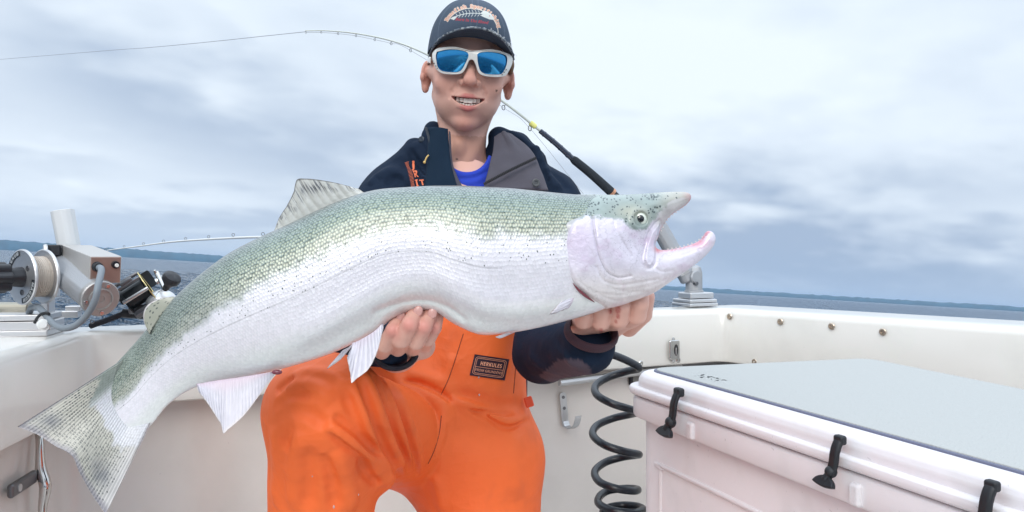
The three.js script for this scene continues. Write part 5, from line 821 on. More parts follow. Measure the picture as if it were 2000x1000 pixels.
// ---- joints of the rest of him
const J = { chest: P(905, 400, 1.63), neck: P(908, 330, 1.63), pelvis: P(900, 880, 1.54), shR: P(775, 395, 1.63), shL: P(1068, 398, 1.63), elR: P(665, 655, 1.42), elL: P(1062, 692, 1.40), wrR: P(768, 686, 1.17), wrL: P(1150, 668, 1.17), hipR: P(835, 880, 1.52), hipL: P(950, 890, 1.52), knR: P(640, 812, 1.17), knL: P(935, 1430, 1.42), anR: P(610, 1440, 1.36), anL: P(960, 1400, 1.78) };
const under = union([capsule(J.chest, J.pelvis, 0.10, 0.10), capsule(J.neck, J.chest, 0.05, 0.09), capsule(J.shR, J.shL, 0.05), capsule(J.shR, J.elR, 0.042, 0.034), capsule(J.shL, J.elL, 0.042, 0.034), capsule(J.elR, J.wrR, 0.034, 0.026), capsule(J.elL, J.wrL, 0.034, 0.028), capsule(J.hipR, J.knR, 0.075, 0.055), capsule(J.hipL, J.knL, 0.075, 0.055), capsule(J.knR, J.anR, 0.05, 0.035), capsule(J.knL, J.anL, 0.05, 0.035)], 0.03);
const underGeo = nets(under, V(-0.42, DECK, -1.9), V(0.24, 1.04, -1.02), 0.012, { color: () => SKIN });
const pores = dataTex(512, 512, (u, v) => 0.6 * tileFbm(u, v, 40, 3, 3) + 0.4 * tileNoise(u, v, 128, 5), false);
part(man, 'body', mergeColored([headGeo, rightGeo, leftGeo, underGeo]), phys([1, 1, 1], 0.46, 0, { vertexColors: true, bumpMap: pores, bumpScale: 0.0006, specularIntensity: 0.7, sheen: 0.15, sheenRoughness: 0.5, sheenColor: new THREE.Color(0.8, 0.4, 0.3) }));
// fingernails of the hand under the belly
for (const [x, y, d, a] of [[783, 618, 1.031, 0.5], [816, 608, 1.021, 0.45], [844, 612, 1.026, 0.35]]) { const s = new THREE.SphereGeometry(1, 16, 12); s.scale(0.0062, 0.0078, 0.0028); s.rotateZ(-a); const p = P(x, y, d); s.translate(p.x, p.y, p.z); part(man, 'fingernail', s, phys([0.66, 0.36, 0.32], 0.25, 0, { clearcoat: 0.4 })); }
// teeth
{
  const up = [], low = [], tooth = (x, y, w, h, z, tilt) => { const g = new RoundedBoxGeometry(w, h, 6, 3, 1.6); g.rotateY(-x / 46); g.translate(x, y, z); g.applyMatrix4(HM); return g; };
  let x = 2; const W = [9.1, 7.1, 7.5, 6.8, 6.2], H = [9.5, 8.4, 9, 7.6, 6.8]; for (const s of [-1, 1]) { let q = 2; for (let i = 0; i < 5; i++) { q += s * W[i] / 2; const z = 80 - (q - 2) ** 2 / 52; up.push(tooth(q, -44.0 - H[i] * 0.30 + 0.004 * (q - 2) ** 2 + 0.6 + (i === 2 ? -0.6 : 0), W[i] * 0.985, H[i], z)); q += s * W[i] / 2; } }
  for (const s of [-1, 1]) { let q = 2; for (let i = 0; i < 4; i++) { q += s * 2.7; low.push(tooth(q, -56 + 0.006 * (q - 2) ** 2 + 0.5 * (i & 1), 5.2, 8, 77 - (q - 2) ** 2 / 50)); q += s * 2.7; } }
  for (const g of [...up, ...low]) part(man, 'tooth', g, phys([0.88, 0.85, 0.77], 0.25, 0, { clearcoat: 0.5 }));
}
// hair at the temples and nape
{ const shell = ellipsoid(V(0, 34, -20), 82, 74, 94), cutF = (x, y, z) => z - 16 + Math.abs(y - 20) * 0.22, f = (x, y, z) => smax(Math.max(shell(x, y, z), -(headSdf(x, y, z) + 2)), Math.max(cutF(x, y, z), -(y - (-2 + Math.max(0, 0 - z) * -0.5)) - 8), 3) + 0.9 * noise3(x * 0.35, y * 0.12, z * 0.35);
  const g = nets(f, V(-95, -70, -125), V(95, 110, 40), 3, { lip: 1.5 }); g.applyMatrix4(HM); g.computeVertexNormals(); part(man, 'hair', g, std([0.11, 0.065, 0.035], 0.75)); }
for (const [px, py, z, s] of [[841, 106, 14, -1], [1001, 128, 14, 1]]) { const q = HL(px, py, z), e = ellipsoid(V(q.x - s * 3, q.y - 2, q.z - 8), 7, 17, 20), g = nets((x, y, z2) => e(x, y, z2) + 1.3 * noise3(x * 0.5, y * 0.16, z2 * 0.5), V(q.x - 20, q.y - 30, q.z - 36), V(q.x + 20, q.y + 30, q.z + 20), 1.6); g.applyMatrix4(HM); g.computeVertexNormals(); part(man, 'hair', g, std([0.16, 0.095, 0.055], 0.8)); }
// ---- sunglasses
{
  const wrap = (x) => 107 - x * x * 0.0062, loc = (pts) => pts.map(([zx, zy]) => { const px = 780 + zx * 0.28, py = zy * 0.28; let q = HL(px, py, 95); q = HL(px, py, wrap(q.x)); return [q.x, q.y]; });
  const outer = loc([[235, 372], [262, 344], [320, 333], [390, 332], [455, 346], [500, 358], [545, 356], [640, 348], [715, 362], [770, 384], [786, 402], [786, 440], [766, 488], [742, 524], [700, 533], [590, 525], [556, 506], [535, 450], [516, 416], [500, 412], [486, 418], [462, 470], [438, 505], [400, 515], [300, 508], [264, 484], [243, 440], [233, 400]]);
  const lensL = loc([[262, 362], [340, 346], [420, 349], [472, 366], [482, 384], [462, 440], [430, 492], [400, 503], [300, 495], [272, 474], [258, 420], [256, 384]]), lensR = loc([[542, 380], [560, 368], [630, 362], [720, 377], [748, 394], [752, 432], [738, 480], [714, 514], [690, 520], [592, 512], [566, 494], [548, 440]]);
  const curve = (pts) => smooth2([...pts, pts[0]], 120).map((p) => new THREE.Vector2(p[0], p[1]));
  const bend = (g, e = 0) => { const p = g.attributes.position; for (let i = 0; i < p.count; i++) p.setZ(i, p.getZ(i) + wrap(p.getX(i)) + e); g.applyMatrix4(HM); g.deleteAttribute('normal'); return toCreasedNormals(g, 0.8); };
  const sh = new THREE.Shape(curve(outer)); for (const l of [lensL, lensR]) sh.holes.push(new THREE.Path(curve(l)));
  const white = phys([0.74, 0.75, 0.72], 0.3, 0, { clearcoat: 0.6, clearcoatRoughness: 0.15 });
  const glasses = part(man, 'sunglasses', bend(new THREE.ExtrudeGeometry(sh, { depth: 2.4, bevelEnabled: true, bevelSize: 1.0, bevelThickness: 1.2, bevelSegments: 3 }), -3), white);
  // mirrored lenses: a fine grid so that they curve smoothly
  for (const l of [lensL, lensR]) {
    const q = smooth2([...l, l[0]], 90), c = q.reduce((a, p) => [a[0] + p[0] / q.length, a[1] + p[1] / q.length], [0, 0]), pos = [], col = [], ix = [], K = 14, cx = l === lensL ? -1 : 1;
    for (let k = 0; k <= K; k++) for (const p of q) { const t = k / K * 1.03, x = lerp(c[0], p[0], t), y = lerp(c[1], p[1], t); pos.push(x, y, wrap(x) - 1.6 - (y - 27) ** 2 * 0.004); const edge = clamp(t * 0.75 + 0.22 * cx * (x - c[0]) / 30); col.push(0.02, 0.27, 0.56); }
    const n = q.length; for (let k = 0; k < K; k++) for (let i = 0; i < n; i++) { const a = k * n + i, b = k * n + (i + 1) % n; ix.push(a, a + n, b, b, a + n, b + n); }
    const g = new THREE.BufferGeometry(); g.setAttribute('position', new THREE.Float32BufferAttribute(pos, 3)); g.setAttribute('color', new THREE.Float32BufferAttribute(col, 3)); g.setIndex(ix); g.applyMatrix4(HM); g.computeVertexNormals();
    part(glasses, 'lens', g, phys([1, 1, 1], 0.06, 0.9, { vertexColors: true, clearcoat: 0.6, clearcoatRoughness: 0.02 }));
  }
  for (const s of [-1, 1]) { const a = s < 0 ? HL(841, 118, 62) : HL(996, 128, 62), pts = [a, V(s * 79, a.y + 1, 40), V(s * 83, a.y, 8), V(s * 84, a.y - 3, -14)]; const g = patch(pts.map((p) => V(p.x, p.y + 6, p.z)), pts.map((p) => V(p.x, p.y - 6, p.z)), { nu: 20, nv: 6, th: 3.4 }); g.applyMatrix4(HM); g.computeVertexNormals(); part(glasses, 'temple', g, white);
    for (let i = 0; i < 3; i++) { const px = s < 0 ? [848, 851.5, 854][i] : [981, 985, 989][i], py = s < 0 ? [124, 129, 133.5][i] : [146, 141, 136][i]; let q = HL(px, py, 70); q = HL(px, py, wrap(q.x)); const d = new THREE.SphereGeometry(1.1, 10, 8); d.translate(q.x, q.y, wrap(q.x) + 0.9); d.applyMatrix4(HM); part(glasses, 'vent_hole', d, blackPlastic); } }
}
// ---- cap
{
  const tex = canvasTex(1024, 768, (c, w, h) => {
    const k = w / 190, X = (x) => (x + 95) * k, Y = (y) => h - (y - 22) * k; c.fillStyle = '#485668'; c.fillRect(0, 0, w, h);
    const r = rng(8); for (let i = 0; i < 5200; i++) { c.globalAlpha = 0.05 + 0.08 * r(); c.fillStyle = r() < 0.5 ? '#64748a' : '#27323f'; c.beginPath(); c.ellipse(r() * w, r() * h, 1 + 14 * r() * r(), 1 + 3 * r(), r() * 3, 0, 7); c.fill(); } c.globalAlpha = 1;
    c.strokeStyle = '#8f9cb0'; c.lineWidth = 2.2; c.setLineDash([7, 4]); for (const x of [-3.5, 8]) { c.beginPath(); c.moveTo(X(x), Y(72)); c.lineTo(X(x + 0.5), Y(160)); c.stroke(); } for (const s of [-1, 1]) { c.beginPath(); c.moveTo(X(s * 62), Y(58)); c.quadraticCurveTo(X(s * 74), Y(100), X(s * 46), Y(132)); c.stroke(); } c.setLineDash([]);
    // the arched name, the fish skeleton and the red script
    const M = (px, py) => { const q = HL(px, py, 80); return [X(q.x), Y(q.y)]; };
    const ctr = M(922, 62), rad = 46 * k * 1.02; c.strokeStyle = '#e2ddd2'; c.lineWidth = 8; c.beginPath(); c.ellipse(ctr[0], ctr[1], 51 * k, 43.5 * k, 0.06, Math.PI * 1.09, Math.PI * 1.97); c.stroke();
    c.font = 'bold 52px serif'; c.textAlign = 'center'; c.textBaseline = 'middle'; const word = 'Bonefish Sportfishing'; [...word].forEach((ch, i) => { const a = -Math.PI / 2 + (i - (word.length - 1) / 2) * 0.121 + 0.04; c.save(); c.translate(ctr[0] + Math.cos(a) * 55 * k, ctr[1] + Math.sin(a) * 48 * k); c.rotate(a + Math.PI / 2); c.lineWidth = 9; c.strokeStyle = '#e6d7c6'; c.strokeText(ch, 0, 0); c.fillStyle = '#d9896f'; c.fillText(ch, 0, 0); c.restore(); });
    c.fillStyle = c.strokeStyle = '#dfe3df'; const bx = (t) => { const p = M(lerp(885, 942, t), lerp(34.5, 28, t) - 3.5 * Math.sin(t * 3.1)); return p; };
    c.lineCap = 'round'; c.lineWidth = 7; c.beginPath(); for (let i = 0; i <= 20; i++) { const p = bx(i / 20); i ? c.lineTo(...p) : c.moveTo(...p); } c.stroke();
    c.lineWidth = 5; for (let i = 0; i < 8; i++) { const t = 0.14 + i * 0.108, p = bx(t), L = 14 + 22 * Math.sin(t * 2.6); for (const s of [-1, 1]) { c.beginPath(); c.moveTo(...p); c.quadraticCurveTo(p[0] - 4, p[1] + s * L * 0.6, p[0] - 16, p[1] + s * L); c.stroke(); } }
    const hd = [[941, 21], [950, 22], [959, 27], [965, 35], [964, 39], [955, 38.5], [943, 34], [937, 31], [942, 29.5], [938, 26], [942, 24]]; c.beginPath(); hd.forEach((q, i) => (i ? c.lineTo(...M(...q)) : c.moveTo(...M(...q)))); c.closePath(); c.fill(); c.fillStyle = '#c2504a'; c.beginPath(); c.arc(...M(956, 31.5), 5, 0, 7); c.fill();
    c.fillStyle = '#dfe3df'; c.beginPath(); [[890, 33.5], [884, 34], [879, 37.5], [884, 39], [886, 40.5], [891, 36]].forEach((q, i) => (i ? c.lineTo(...M(...q)) : c.moveTo(...M(...q)))); c.closePath(); c.fill();
    c.fillStyle = '#c8424d'; c.font = 'italic bold 40px serif'; c.save(); c.translate(...M(921, 42)); c.rotate(0.02); c.fillText('Born In The Blood', 0, 0, 345); c.restore();
  });
  const denim = dataTex(256, 256, (u, v) => 0.5 + 0.3 * Math.sin((u + v) * 256 * 0.8) + 0.4 * (tileFbm(u, v, 30, 3) - 0.5), false); denim.repeat.set(4, 4);
  const cloth = (t) => std([1, 1, 1], 0.85, 0, { map: t, bumpMap: denim, bumpScale: 0.0008 });
  const pos = [], uv = [], idx = [], nu = 96, nv = 40;
  for (let j = 0; j <= nv; j++) for (let i = 0; i <= nu; i++) {
    const a = i / nu * Math.PI * 2, t = j / nv * Math.PI / 2, ct = Math.pow(Math.cos(t), 0.86), st = Math.pow(Math.sin(t), 0.94), s = Math.sin(a), c = Math.cos(a);
    const y0 = 74 * Math.max(0, c) ** 1.2 + 38 * (1 - Math.max(0, c) ** 1.2); // rim: high in front, low at sides
    let R = 1; for (const b of [0, 1.05, -1.05, 2.1, -2.1, Math.PI]) { let e = Math.abs(a - (b < 0 ? b + Math.PI * 2 : b)); e = Math.min(e, Math.PI * 2 - e); R -= 0.012 * Math.exp(-((e / 0.05) ** 2)); }
    const wr = 1 + 0.014 * noise3(s * 2.2 + 3, t * 2.5, c * 2.2);
    pos.push(s * 86 * ct * R * wr, y0 + (154 - y0) * st * (R * 0.5 + 0.5), -10 + c * (c > 0 ? 98 : 100) * ct * R * wr); uv.push((pos[pos.length - 3] + 95) / 190, (pos[pos.length - 2] - 22) / 142.5);
  }
  const w = nu + 1; for (let j = 0; j < nv; j++) for (let i = 0; i < nu; i++) { const a = j * w + i; idx.push(a, a + 1, a + w, a + 1, a + w + 1, a + w); }
  const g = new THREE.BufferGeometry(); g.setAttribute('position', new THREE.Float32BufferAttribute(pos, 3)); g.setAttribute('uv', new THREE.Float32BufferAttribute(uv, 2)); g.setIndex(idx); g.applyMatrix4(HM); g.computeVertexNormals();
  const cap = part(man, 'cap', g, cloth(tex));
  // brim: an arch that droops at the sides; its cloth is worn through along the edge
  const base = [], edge = []; for (let i = 0; i <= 24; i++) { const s = i / 12 - 1, a = s * 1.36; base.push(V(Math.sin(a) * 81, 38 + 38 * Math.cos(a) ** 1.3, -10 + Math.cos(a) * 92)); }
  const rimPx = [[838, 113, 38], [842, 100, 66], [850, 86, 100], [862, 73, 124], [880, 63, 140], [903, 56, 149], [925, 54, 151], [947, 57, 148], [968, 66, 138], [984, 78, 122], [996, 93, 96], [1002, 106, 66], [1003, 116, 40]]; for (const [x, y, z] of rimPx) edge.push(HL(x, y, z));
  const bt = canvasTex(1024, 256, (c, W, H) => { c.fillStyle = '#465466'; c.fillRect(0, 0, W, H); const r = rng(3); for (let i = 0; i < 2600; i++) { c.globalAlpha = 0.06 + 0.08 * r(); c.fillStyle = r() < 0.5 ? '#5d6d83' : '#222c38'; c.beginPath(); c.ellipse(r() * W, r() * H, 1 + 10 * r() * r(), 1 + 3 * r(), r() * 3, 0, 7); c.fill(); } c.globalAlpha = 1; c.strokeStyle = '#8d9aac'; c.lineWidth = 2; c.setLineDash([8, 5]); for (const y of [0.12, 0.2, 0.42, 0.7]) { c.beginPath(); c.moveTo(0, H * y); c.lineTo(W, H * y); c.stroke(); } c.setLineDash([]);
    c.fillStyle = '#aab4bd'; c.fillRect(0, 0, W, 9); for (let i = 0; i < 240; i++) { const x = W * (0.42 + 0.56 * Math.pow(r(), 0.7)), q = r(); c.globalAlpha = 0.5 + 0.5 * r(); c.fillStyle = q < 0.7 ? '#c6cfd3' : '#141d28'; c.beginPath(); c.ellipse(x, 4 + 34 * r() * sstep(0.4, 0.95, x / W), 3 + 16 * r(), 1.5 + 4 * r(), 0.3 * r(), 0, 7); c.fill(); } });
  const bg = patch(base, edge, { nu: 72, nv: 20, th: 3.2 }); bg.applyMatrix4(HM); bg.computeVertexNormals(); part(cap, 'brim', bg, cloth(bt));
  const rimT = tube(edge.map((p) => p.clone().applyMatrix4(HM)), (t) => 0.0021 + 0.0005 * Math.sin(t * 90) * sstep(0.4, 0.6, t), 160, 8), ru = rimT.attributes.uv; let um = 0; for (let i = 0; i < ru.count; i++) um = Math.max(um, ru.getX(i)); for (let i = 0; i < ru.count; i++) ru.setX(i, ru.getX(i) / um);
  const worn = canvasTex(1024, 64, (c, W, H) => { c.fillStyle = '#7d8a99'; c.fillRect(0, 0, W, H); const r = rng(19); for (let i = 0; i < 420; i++) { const x = Math.pow(r(), 0.6); c.globalAlpha = 0.7; c.fillStyle = r() < (x > 0.4 ? 0.7 : 0.35) ? '#d5dbdb' : '#26313d'; c.fillRect(x * W, r() * H, 3 + 15 * r(), 4 + 22 * r()); } });
  part(cap, 'brim_edge', rimT, std([1, 1, 1], 0.9, 0, { map: worn, bumpMap: denim, bumpScale: 0.001 }));
  { const fr = [], r = rng(12); for (let i = 0; i < 34; i++) { const t = 0.60 + 0.36 * r(), c = new THREE.CatmullRomCurve3(edge), a = c.getPointAt(t).applyMatrix4(HM), b = a.clone().add(V((r() - 0.3) * 0.010, (r() - 0.35) * 0.010, 0.003 * r())); fr.push(tube([a, a.clone().lerp(b, 0.5).add(V(0.001, 0.001, 0.001)), b], 0.00045, 6, 5)); } part(cap, 'frayed_thread', merge(fr), std([0.62, 0.66, 0.68], 0.9)); }
  const bu = new THREE.SphereGeometry(7, 20, 12); bu.scale(1, 0.5, 1); bu.translate(0, 154, -10); bu.applyMatrix4(HM); bu.computeVertexNormals(); part(cap, 'button', bu, std([0.05, 0.07, 0.1], 0.8));
}
// ---- clothes
const weave = dataTex(256, 256, (u, v) => 0.5 + 0.25 * Math.sin(u * 256 * 1.2) * Math.sin(v * 256 * 1.2) + 0.5 * (tileFbm(u, v, 12, 4) - 0.5), false); weave.repeat.set(14, 14);
{ // blue shirt at the neck
  const ch = union([capsule(P(890, 420, 1.62), P(945, 420, 1.62), 0.075), capsule(P(915, 345, 1.60), P(915, 420, 1.60), 0.062)], 0.04), nk = [908, 285], f = (x, y, z) => { const p = toPx({ x, y, z }); const e = Math.hypot((p[0] - 912) / 1.05, (p[1] - 296) * 1.0) - 40; return smax(ch(x, y, z), -e / F * 1.6, 0.006); };
  const crew = folds(f, [[[[886, 346], [905, 349], [930, 345], [960, 330]], -0.0025, 0.003], [[[890, 356], [920, 357], [950, 346]], 0.0014, 0.004]]);
  part(man, 'shirt', nets(crew, P(850, 480, 1.75), V(0.02, 1.06, -1.46), 0.0035), std([0.012, 0.045, 0.46], 0.8, 0, { bumpMap: weave, bumpScale: 0.0006 }));
}
let jacketF, bibsF;
{ // navy jacket
  const fl = (f, zc, k) => (x, y, z) => f(x, y, zc + (z - zc) * k);
  const main = union([capsule(P(907, 430, 1.645), P(907, 800, 1.57), 0.135, 0.125), capsule(P(778, 402, 1.645), P(1052, 402, 1.645), 0.078), capsule(P(768, 352, 1.645), P(815, 300, 1.645), 0.04, 0.03), capsule(P(850, 335, 1.65), P(765, 390, 1.645), 0.052, 0.06), capsule(P(972, 330, 1.65), P(1068, 392, 1.645), 0.052, 0.062), capsule(P(758, 408, 1.63), P(662, 650, 1.42), 0.068, 0.055), capsule(P(1076, 410, 1.63), P(1060, 690, 1.41), 0.066, 0.05),
    capsule(P(662, 650, 1.42), P(764, 676, 1.15), 0.052, 0.033), capsule(P(1060, 690, 1.41), P(1148, 678, 1.15), 0.05, 0.040), capsule(P(974, 268, 1.66), P(1012, 284, 1.65), 0.022, 0.024)], 0.022), hood = union([capsule(P(845, 254, 1.645), P(838, 305, 1.63), 0.019, 0.024), capsule(P(809, 287, 1.64), P(800, 318, 1.63), 0.019, 0.028), capsule(P(846, 254, 1.66), P(880, 262, 1.70), 0.018), capsule(P(1010, 284, 1.65), P(1042, 316, 1.64), 0.026, 0.028), capsule(P(1046, 294, 1.62), P(1054, 332, 1.61), 0.011, 0.017)], 0.004), base = (x, y, z) => smin(main(x, y, z), hood(x, y, z), 0.009);
  const opening = capsule(P(910, 240, 1.55), P(920, 385, 1.53), 0.066, 0.056), opening2 = capsule(P(912, 285, 1.61), P(918, 352, 1.585), 0.058, 0.05), wristR = P(772, 668, 1.10), wristL = P(1156, 640, 1.125);
  const axL = P(1148, 678, 1.15).sub(P(1060, 690, 1.41)).normalize(), nL2 = V(0.35, 0.72, 0.6).normalize(), cutL = P(1152, 660, 1.112), handsOut = (x, y, z) => (x - cutL.x) * nL2.x + (y - cutL.y) * nL2.y + (z - cutL.z) * nL2.z;
  const raw = (x, y, z) => { let d = base(x, y, z); d = smax(d, -opening(x, y, z), 0.012); d = smax(d, -opening2(x, y, z), 0.01); if (z > -1.3 && x > 0.02) d = smax(d, handsOut(x, y, z), 0.008); return d; };
  jacketF = folds(raw, [
    [[[738, 350], [760, 335], [790, 345], [800, 365]], 0.0108, 0.0120], [[[752, 362], [775, 348], [792, 358]], -0.0090, 0.0080], [[[810, 275], [820, 300], [848, 325]], 0.0108, 0.0090], [[[800, 290], [815, 318], [845, 345]], -0.0108, 0.0070], [[[826, 252], [832, 280], [850, 300]], 0.0090, 0.0060], [[[800, 315], [830, 345], [850, 352]], 0.0072, 0.0060],
    [[[985, 262], [1000, 275], [1030, 288]], -0.0108, 0.0070], [[[990, 256], [1015, 268], [1040, 290]], 0.0090, 0.0070], [[[1060, 325], [1075, 345], [1090, 372]], 0.0090, 0.0100], [[[1072, 335], [1095, 352], [1112, 375]], -0.0072, 0.0080], [[[1050, 310], [1062, 335], [1070, 360]], -0.0090, 0.0080], [[[720, 362], [735, 345], [750, 342]], 0.0072, 0.0080],
    [[[1100, 700], [1130, 712], [1165, 705]], 0.0054, 0.0080], [[[1030, 690], [1060, 715], [1090, 728]], 0.0072, 0.0100], [[[700, 700], [735, 708], [775, 698]], 0.0072, 0.0080], [[[690, 690], [720, 700], [750, 690]], -0.0054, 0.0060], [[[1080, 660], [1110, 690], [1150, 712]], -0.0054, 0.0080]]);
  const wr = (x, y, z) => jacketF(x, y, z) - 0.0022 * fbm3(x * 22, y * 30, z * 22, 3);
  const col = (x, y, z) => { const p = toPx({ x, y, z }); const n = 1 + 0.18 * fbm3(x * 30, y * 30, z * 30, 2); let c = [0.0075, 0.017, 0.038]; const elbow = polyElbow(p[0], p[1]); if (z > -1.5 && x > 0 && elbow < 0) c = [0.085, 0.066, 0.085]; return c.map((q) => q * n); };
  const polyElbow = polySdf([[1052, 735], [1092, 702], [1128, 700], [1150, 716], [1160, 735], [1100, 760]]);
  part(man, 'jacket', nets(wr, V(-0.42, 0.52, -1.82), V(0.24, 1.2, -1.03), 0.0048, { color: col }), phys([1, 1, 1], 0.8, 0, { specularIntensity: 0.35, vertexColors: true, bumpMap: weave, bumpScale: 0.0008 }));
  const navy = phys([0.0075, 0.017, 0.038], 0.8, 0, { specularIntensity: 0.35, bumpMap: weave, bumpScale: 0.0006 }), grey = std([0.088, 0.082, 0.105], 0.75, 0, { bumpMap: weave, bumpScale: 0.0008 });
  // the stand-up front flap on his right, the folded-open lining on his left
  part(man, 'collar_flap', patch(PP([[836, 250, 1.565], [836, 285, 1.55], [834, 325, 1.535], [830, 372, 1.52]]), PP([[875, 252, 1.548], [877, 285, 1.54], [882, 325, 1.525], [895, 372, 1.505]]), { nu: 40, nv: 16, th: 0.006, bulge: (u, v) => 0.006 * Math.sin(v * 3.1) + 0.002 * noise3(u * 3, v * 3, 1) }), phys([0.006, 0.02, 0.042], 0.75, 0, { specularIntensity: 0.35, bumpMap: weave, bumpScale: 0.0006 }));
  part(man, 'collar_flap', patch(PP([[877, 256, 1.551], [880, 320, 1.53], [886, 345, 1.52], [898, 374, 1.508]]), PP([[879, 258, 1.56], [884, 320, 1.54], [893, 345, 1.532], [908, 374, 1.52]]), { nu: 30, nv: 4, th: 0.003 }), grey, 'grey lining edge of the jacket front');
  const lin = { nu: 60, nv: 40, th: 0.006, bulge: (u, v) => 0.010 * Math.sin(v * 3.1) * (1 - 0.5 * u) + 0.004 * noise3(u * 4 + 2, v * 3, 5) + 0.006 * Math.exp(-(((v - 0.55) / 0.08) ** 2)) * (1 - sstep(0.1, 0.45, u)) };
  const flapA = PP([[967, 268, 1.585], [962, 300, 1.56], [953, 335, 1.535], [943, 374, 1.515]]), flapB = PP([[998, 263, 1.585], [1038, 296, 1.565], [1056, 332, 1.54], [1071, 372, 1.515]]);
  part(man, 'collar_lining', patch(flapA, flapB, lin), grey, 'dark grey lining folded open at the collar');
  { // zipper and snap
    const a = P(946, 359, 1.506), b = P(1046, 309, 1.535), teeth = []; for (let i = 0; i <= 34; i++) { const t = i / 34, p = a.clone().lerp(b, t); p.z += 0.012 * Math.sin(t * 3.1) ; const g = new RoundedBoxGeometry(0.0026, 0.0056, 0.004, 1, 0.0006); g.rotateZ(0.46); g.translate(p.x, p.y, p.z); teeth.push(g); }
    part(man, 'zipper', merge([tube([a, a.clone().lerp(b, 0.5).add(V(0, 0, 0.011)), b], 0.002, 40, 8), ...teeth]), std([0.006, 0.007, 0.012], 0.5));
    const s = P(1047, 357, 1.504); part(man, 'snap', merge([lathe(s, V(0.1, 0, 1), [[0, 0.001], [0.003, 0.001], [0.0035, 0.003], [0.006, 0.0035], [0.0075, 0.0025], [0.008, 0], [0.007, -0.004]], 28)]), std([0.12, 0.125, 0.13], 0.35, 0.7));
    part(man, 'snap', lathe(P(823, 272, 1.615), V(-0.3, 0.1, 1), [[0, 0.001], [0.004, 0.002], [0.0062, 0.001], [0.0065, -0.003]], 20), std([0.03, 0.04, 0.055], 0.35, 0.6));
    const t2 = []; for (let i = 0; i < 12; i++) { const p = P(lerp(832, 842, i / 11), lerp(250, 284, i / 11), 1.558 - 0.012 * i / 11); const g = new RoundedBoxGeometry(0.006, 0.0022, 0.003, 1, 0.0005); g.rotateZ(-0.25); g.translate(p.x, p.y, p.z); t2.push(g); } part(man, 'zipper', merge(t2), std([0.05, 0.06, 0.075], 0.4, 0.3));
    part(man, 'drawcord', merge([tube(PP([[837, 303, 1.53], [833, 308, 1.528], [829, 318, 1.528]]), 0.0016, 16, 8), new THREE.SphereGeometry(0.0028, 12, 10).translate(...P(829, 317, 1.524).toArray())]), std([0.62, 0.42, 0.14], 0.5));
  }
  // stitched orange lettering down his right side
  const word = canvasTex(320, 512, (c, w, h) => { c.clearRect(0, 0, w, h); c.strokeStyle = '#e0754f'; c.fillStyle = '#e0754f'; c.font = 'bold 190px sans-serif'; c.textBaseline = 'middle'; c.textAlign = 'left'; c.fillText('J', 120, 95); c.fillText('R', 96, 275); c.fillText('I', 100, 455); c.fillText('T', 190, 470); for (let y = 10; y < h; y += 24) { c.fillRect(10, y, 74, 15); } c.globalCompositeOperation = 'destination-out'; for (let y = 0; y < h; y += 24) c.fillRect(0, y + 17, 120, 7); });
  part(man, 'lettering', decal(jacketF, [[790, 318], [822, 309], [836, 362], [804, 368]], 16, 10, 0.0035), std([1, 1, 1], 0.8, 0, { map: word, transparent: true, alphaTest: 0.4 }));
  // cuffs
  const cuff = (c, n, r, ry) => { const g = new THREE.TorusGeometry(r, 0.0048, 12, 48); g.scale(1, ry, 1.6); return place(g, c, n); };
  part(man, 'cuff', cuff(P(1155, 650, 1.118), V(0.28, 0.75, 0.6), 0.037, 0.82), std([0.05, 0.018, 0.03], 0.7, 0, { bumpMap: weave, bumpScale: 0.0008 }));
  part(man, 'cuff', cuff(P(772, 682, 1.135), V(0.2, 0.35, 0.9), 0.031, 0.9), std([0.006, 0.008, 0.018], 0.7));
}
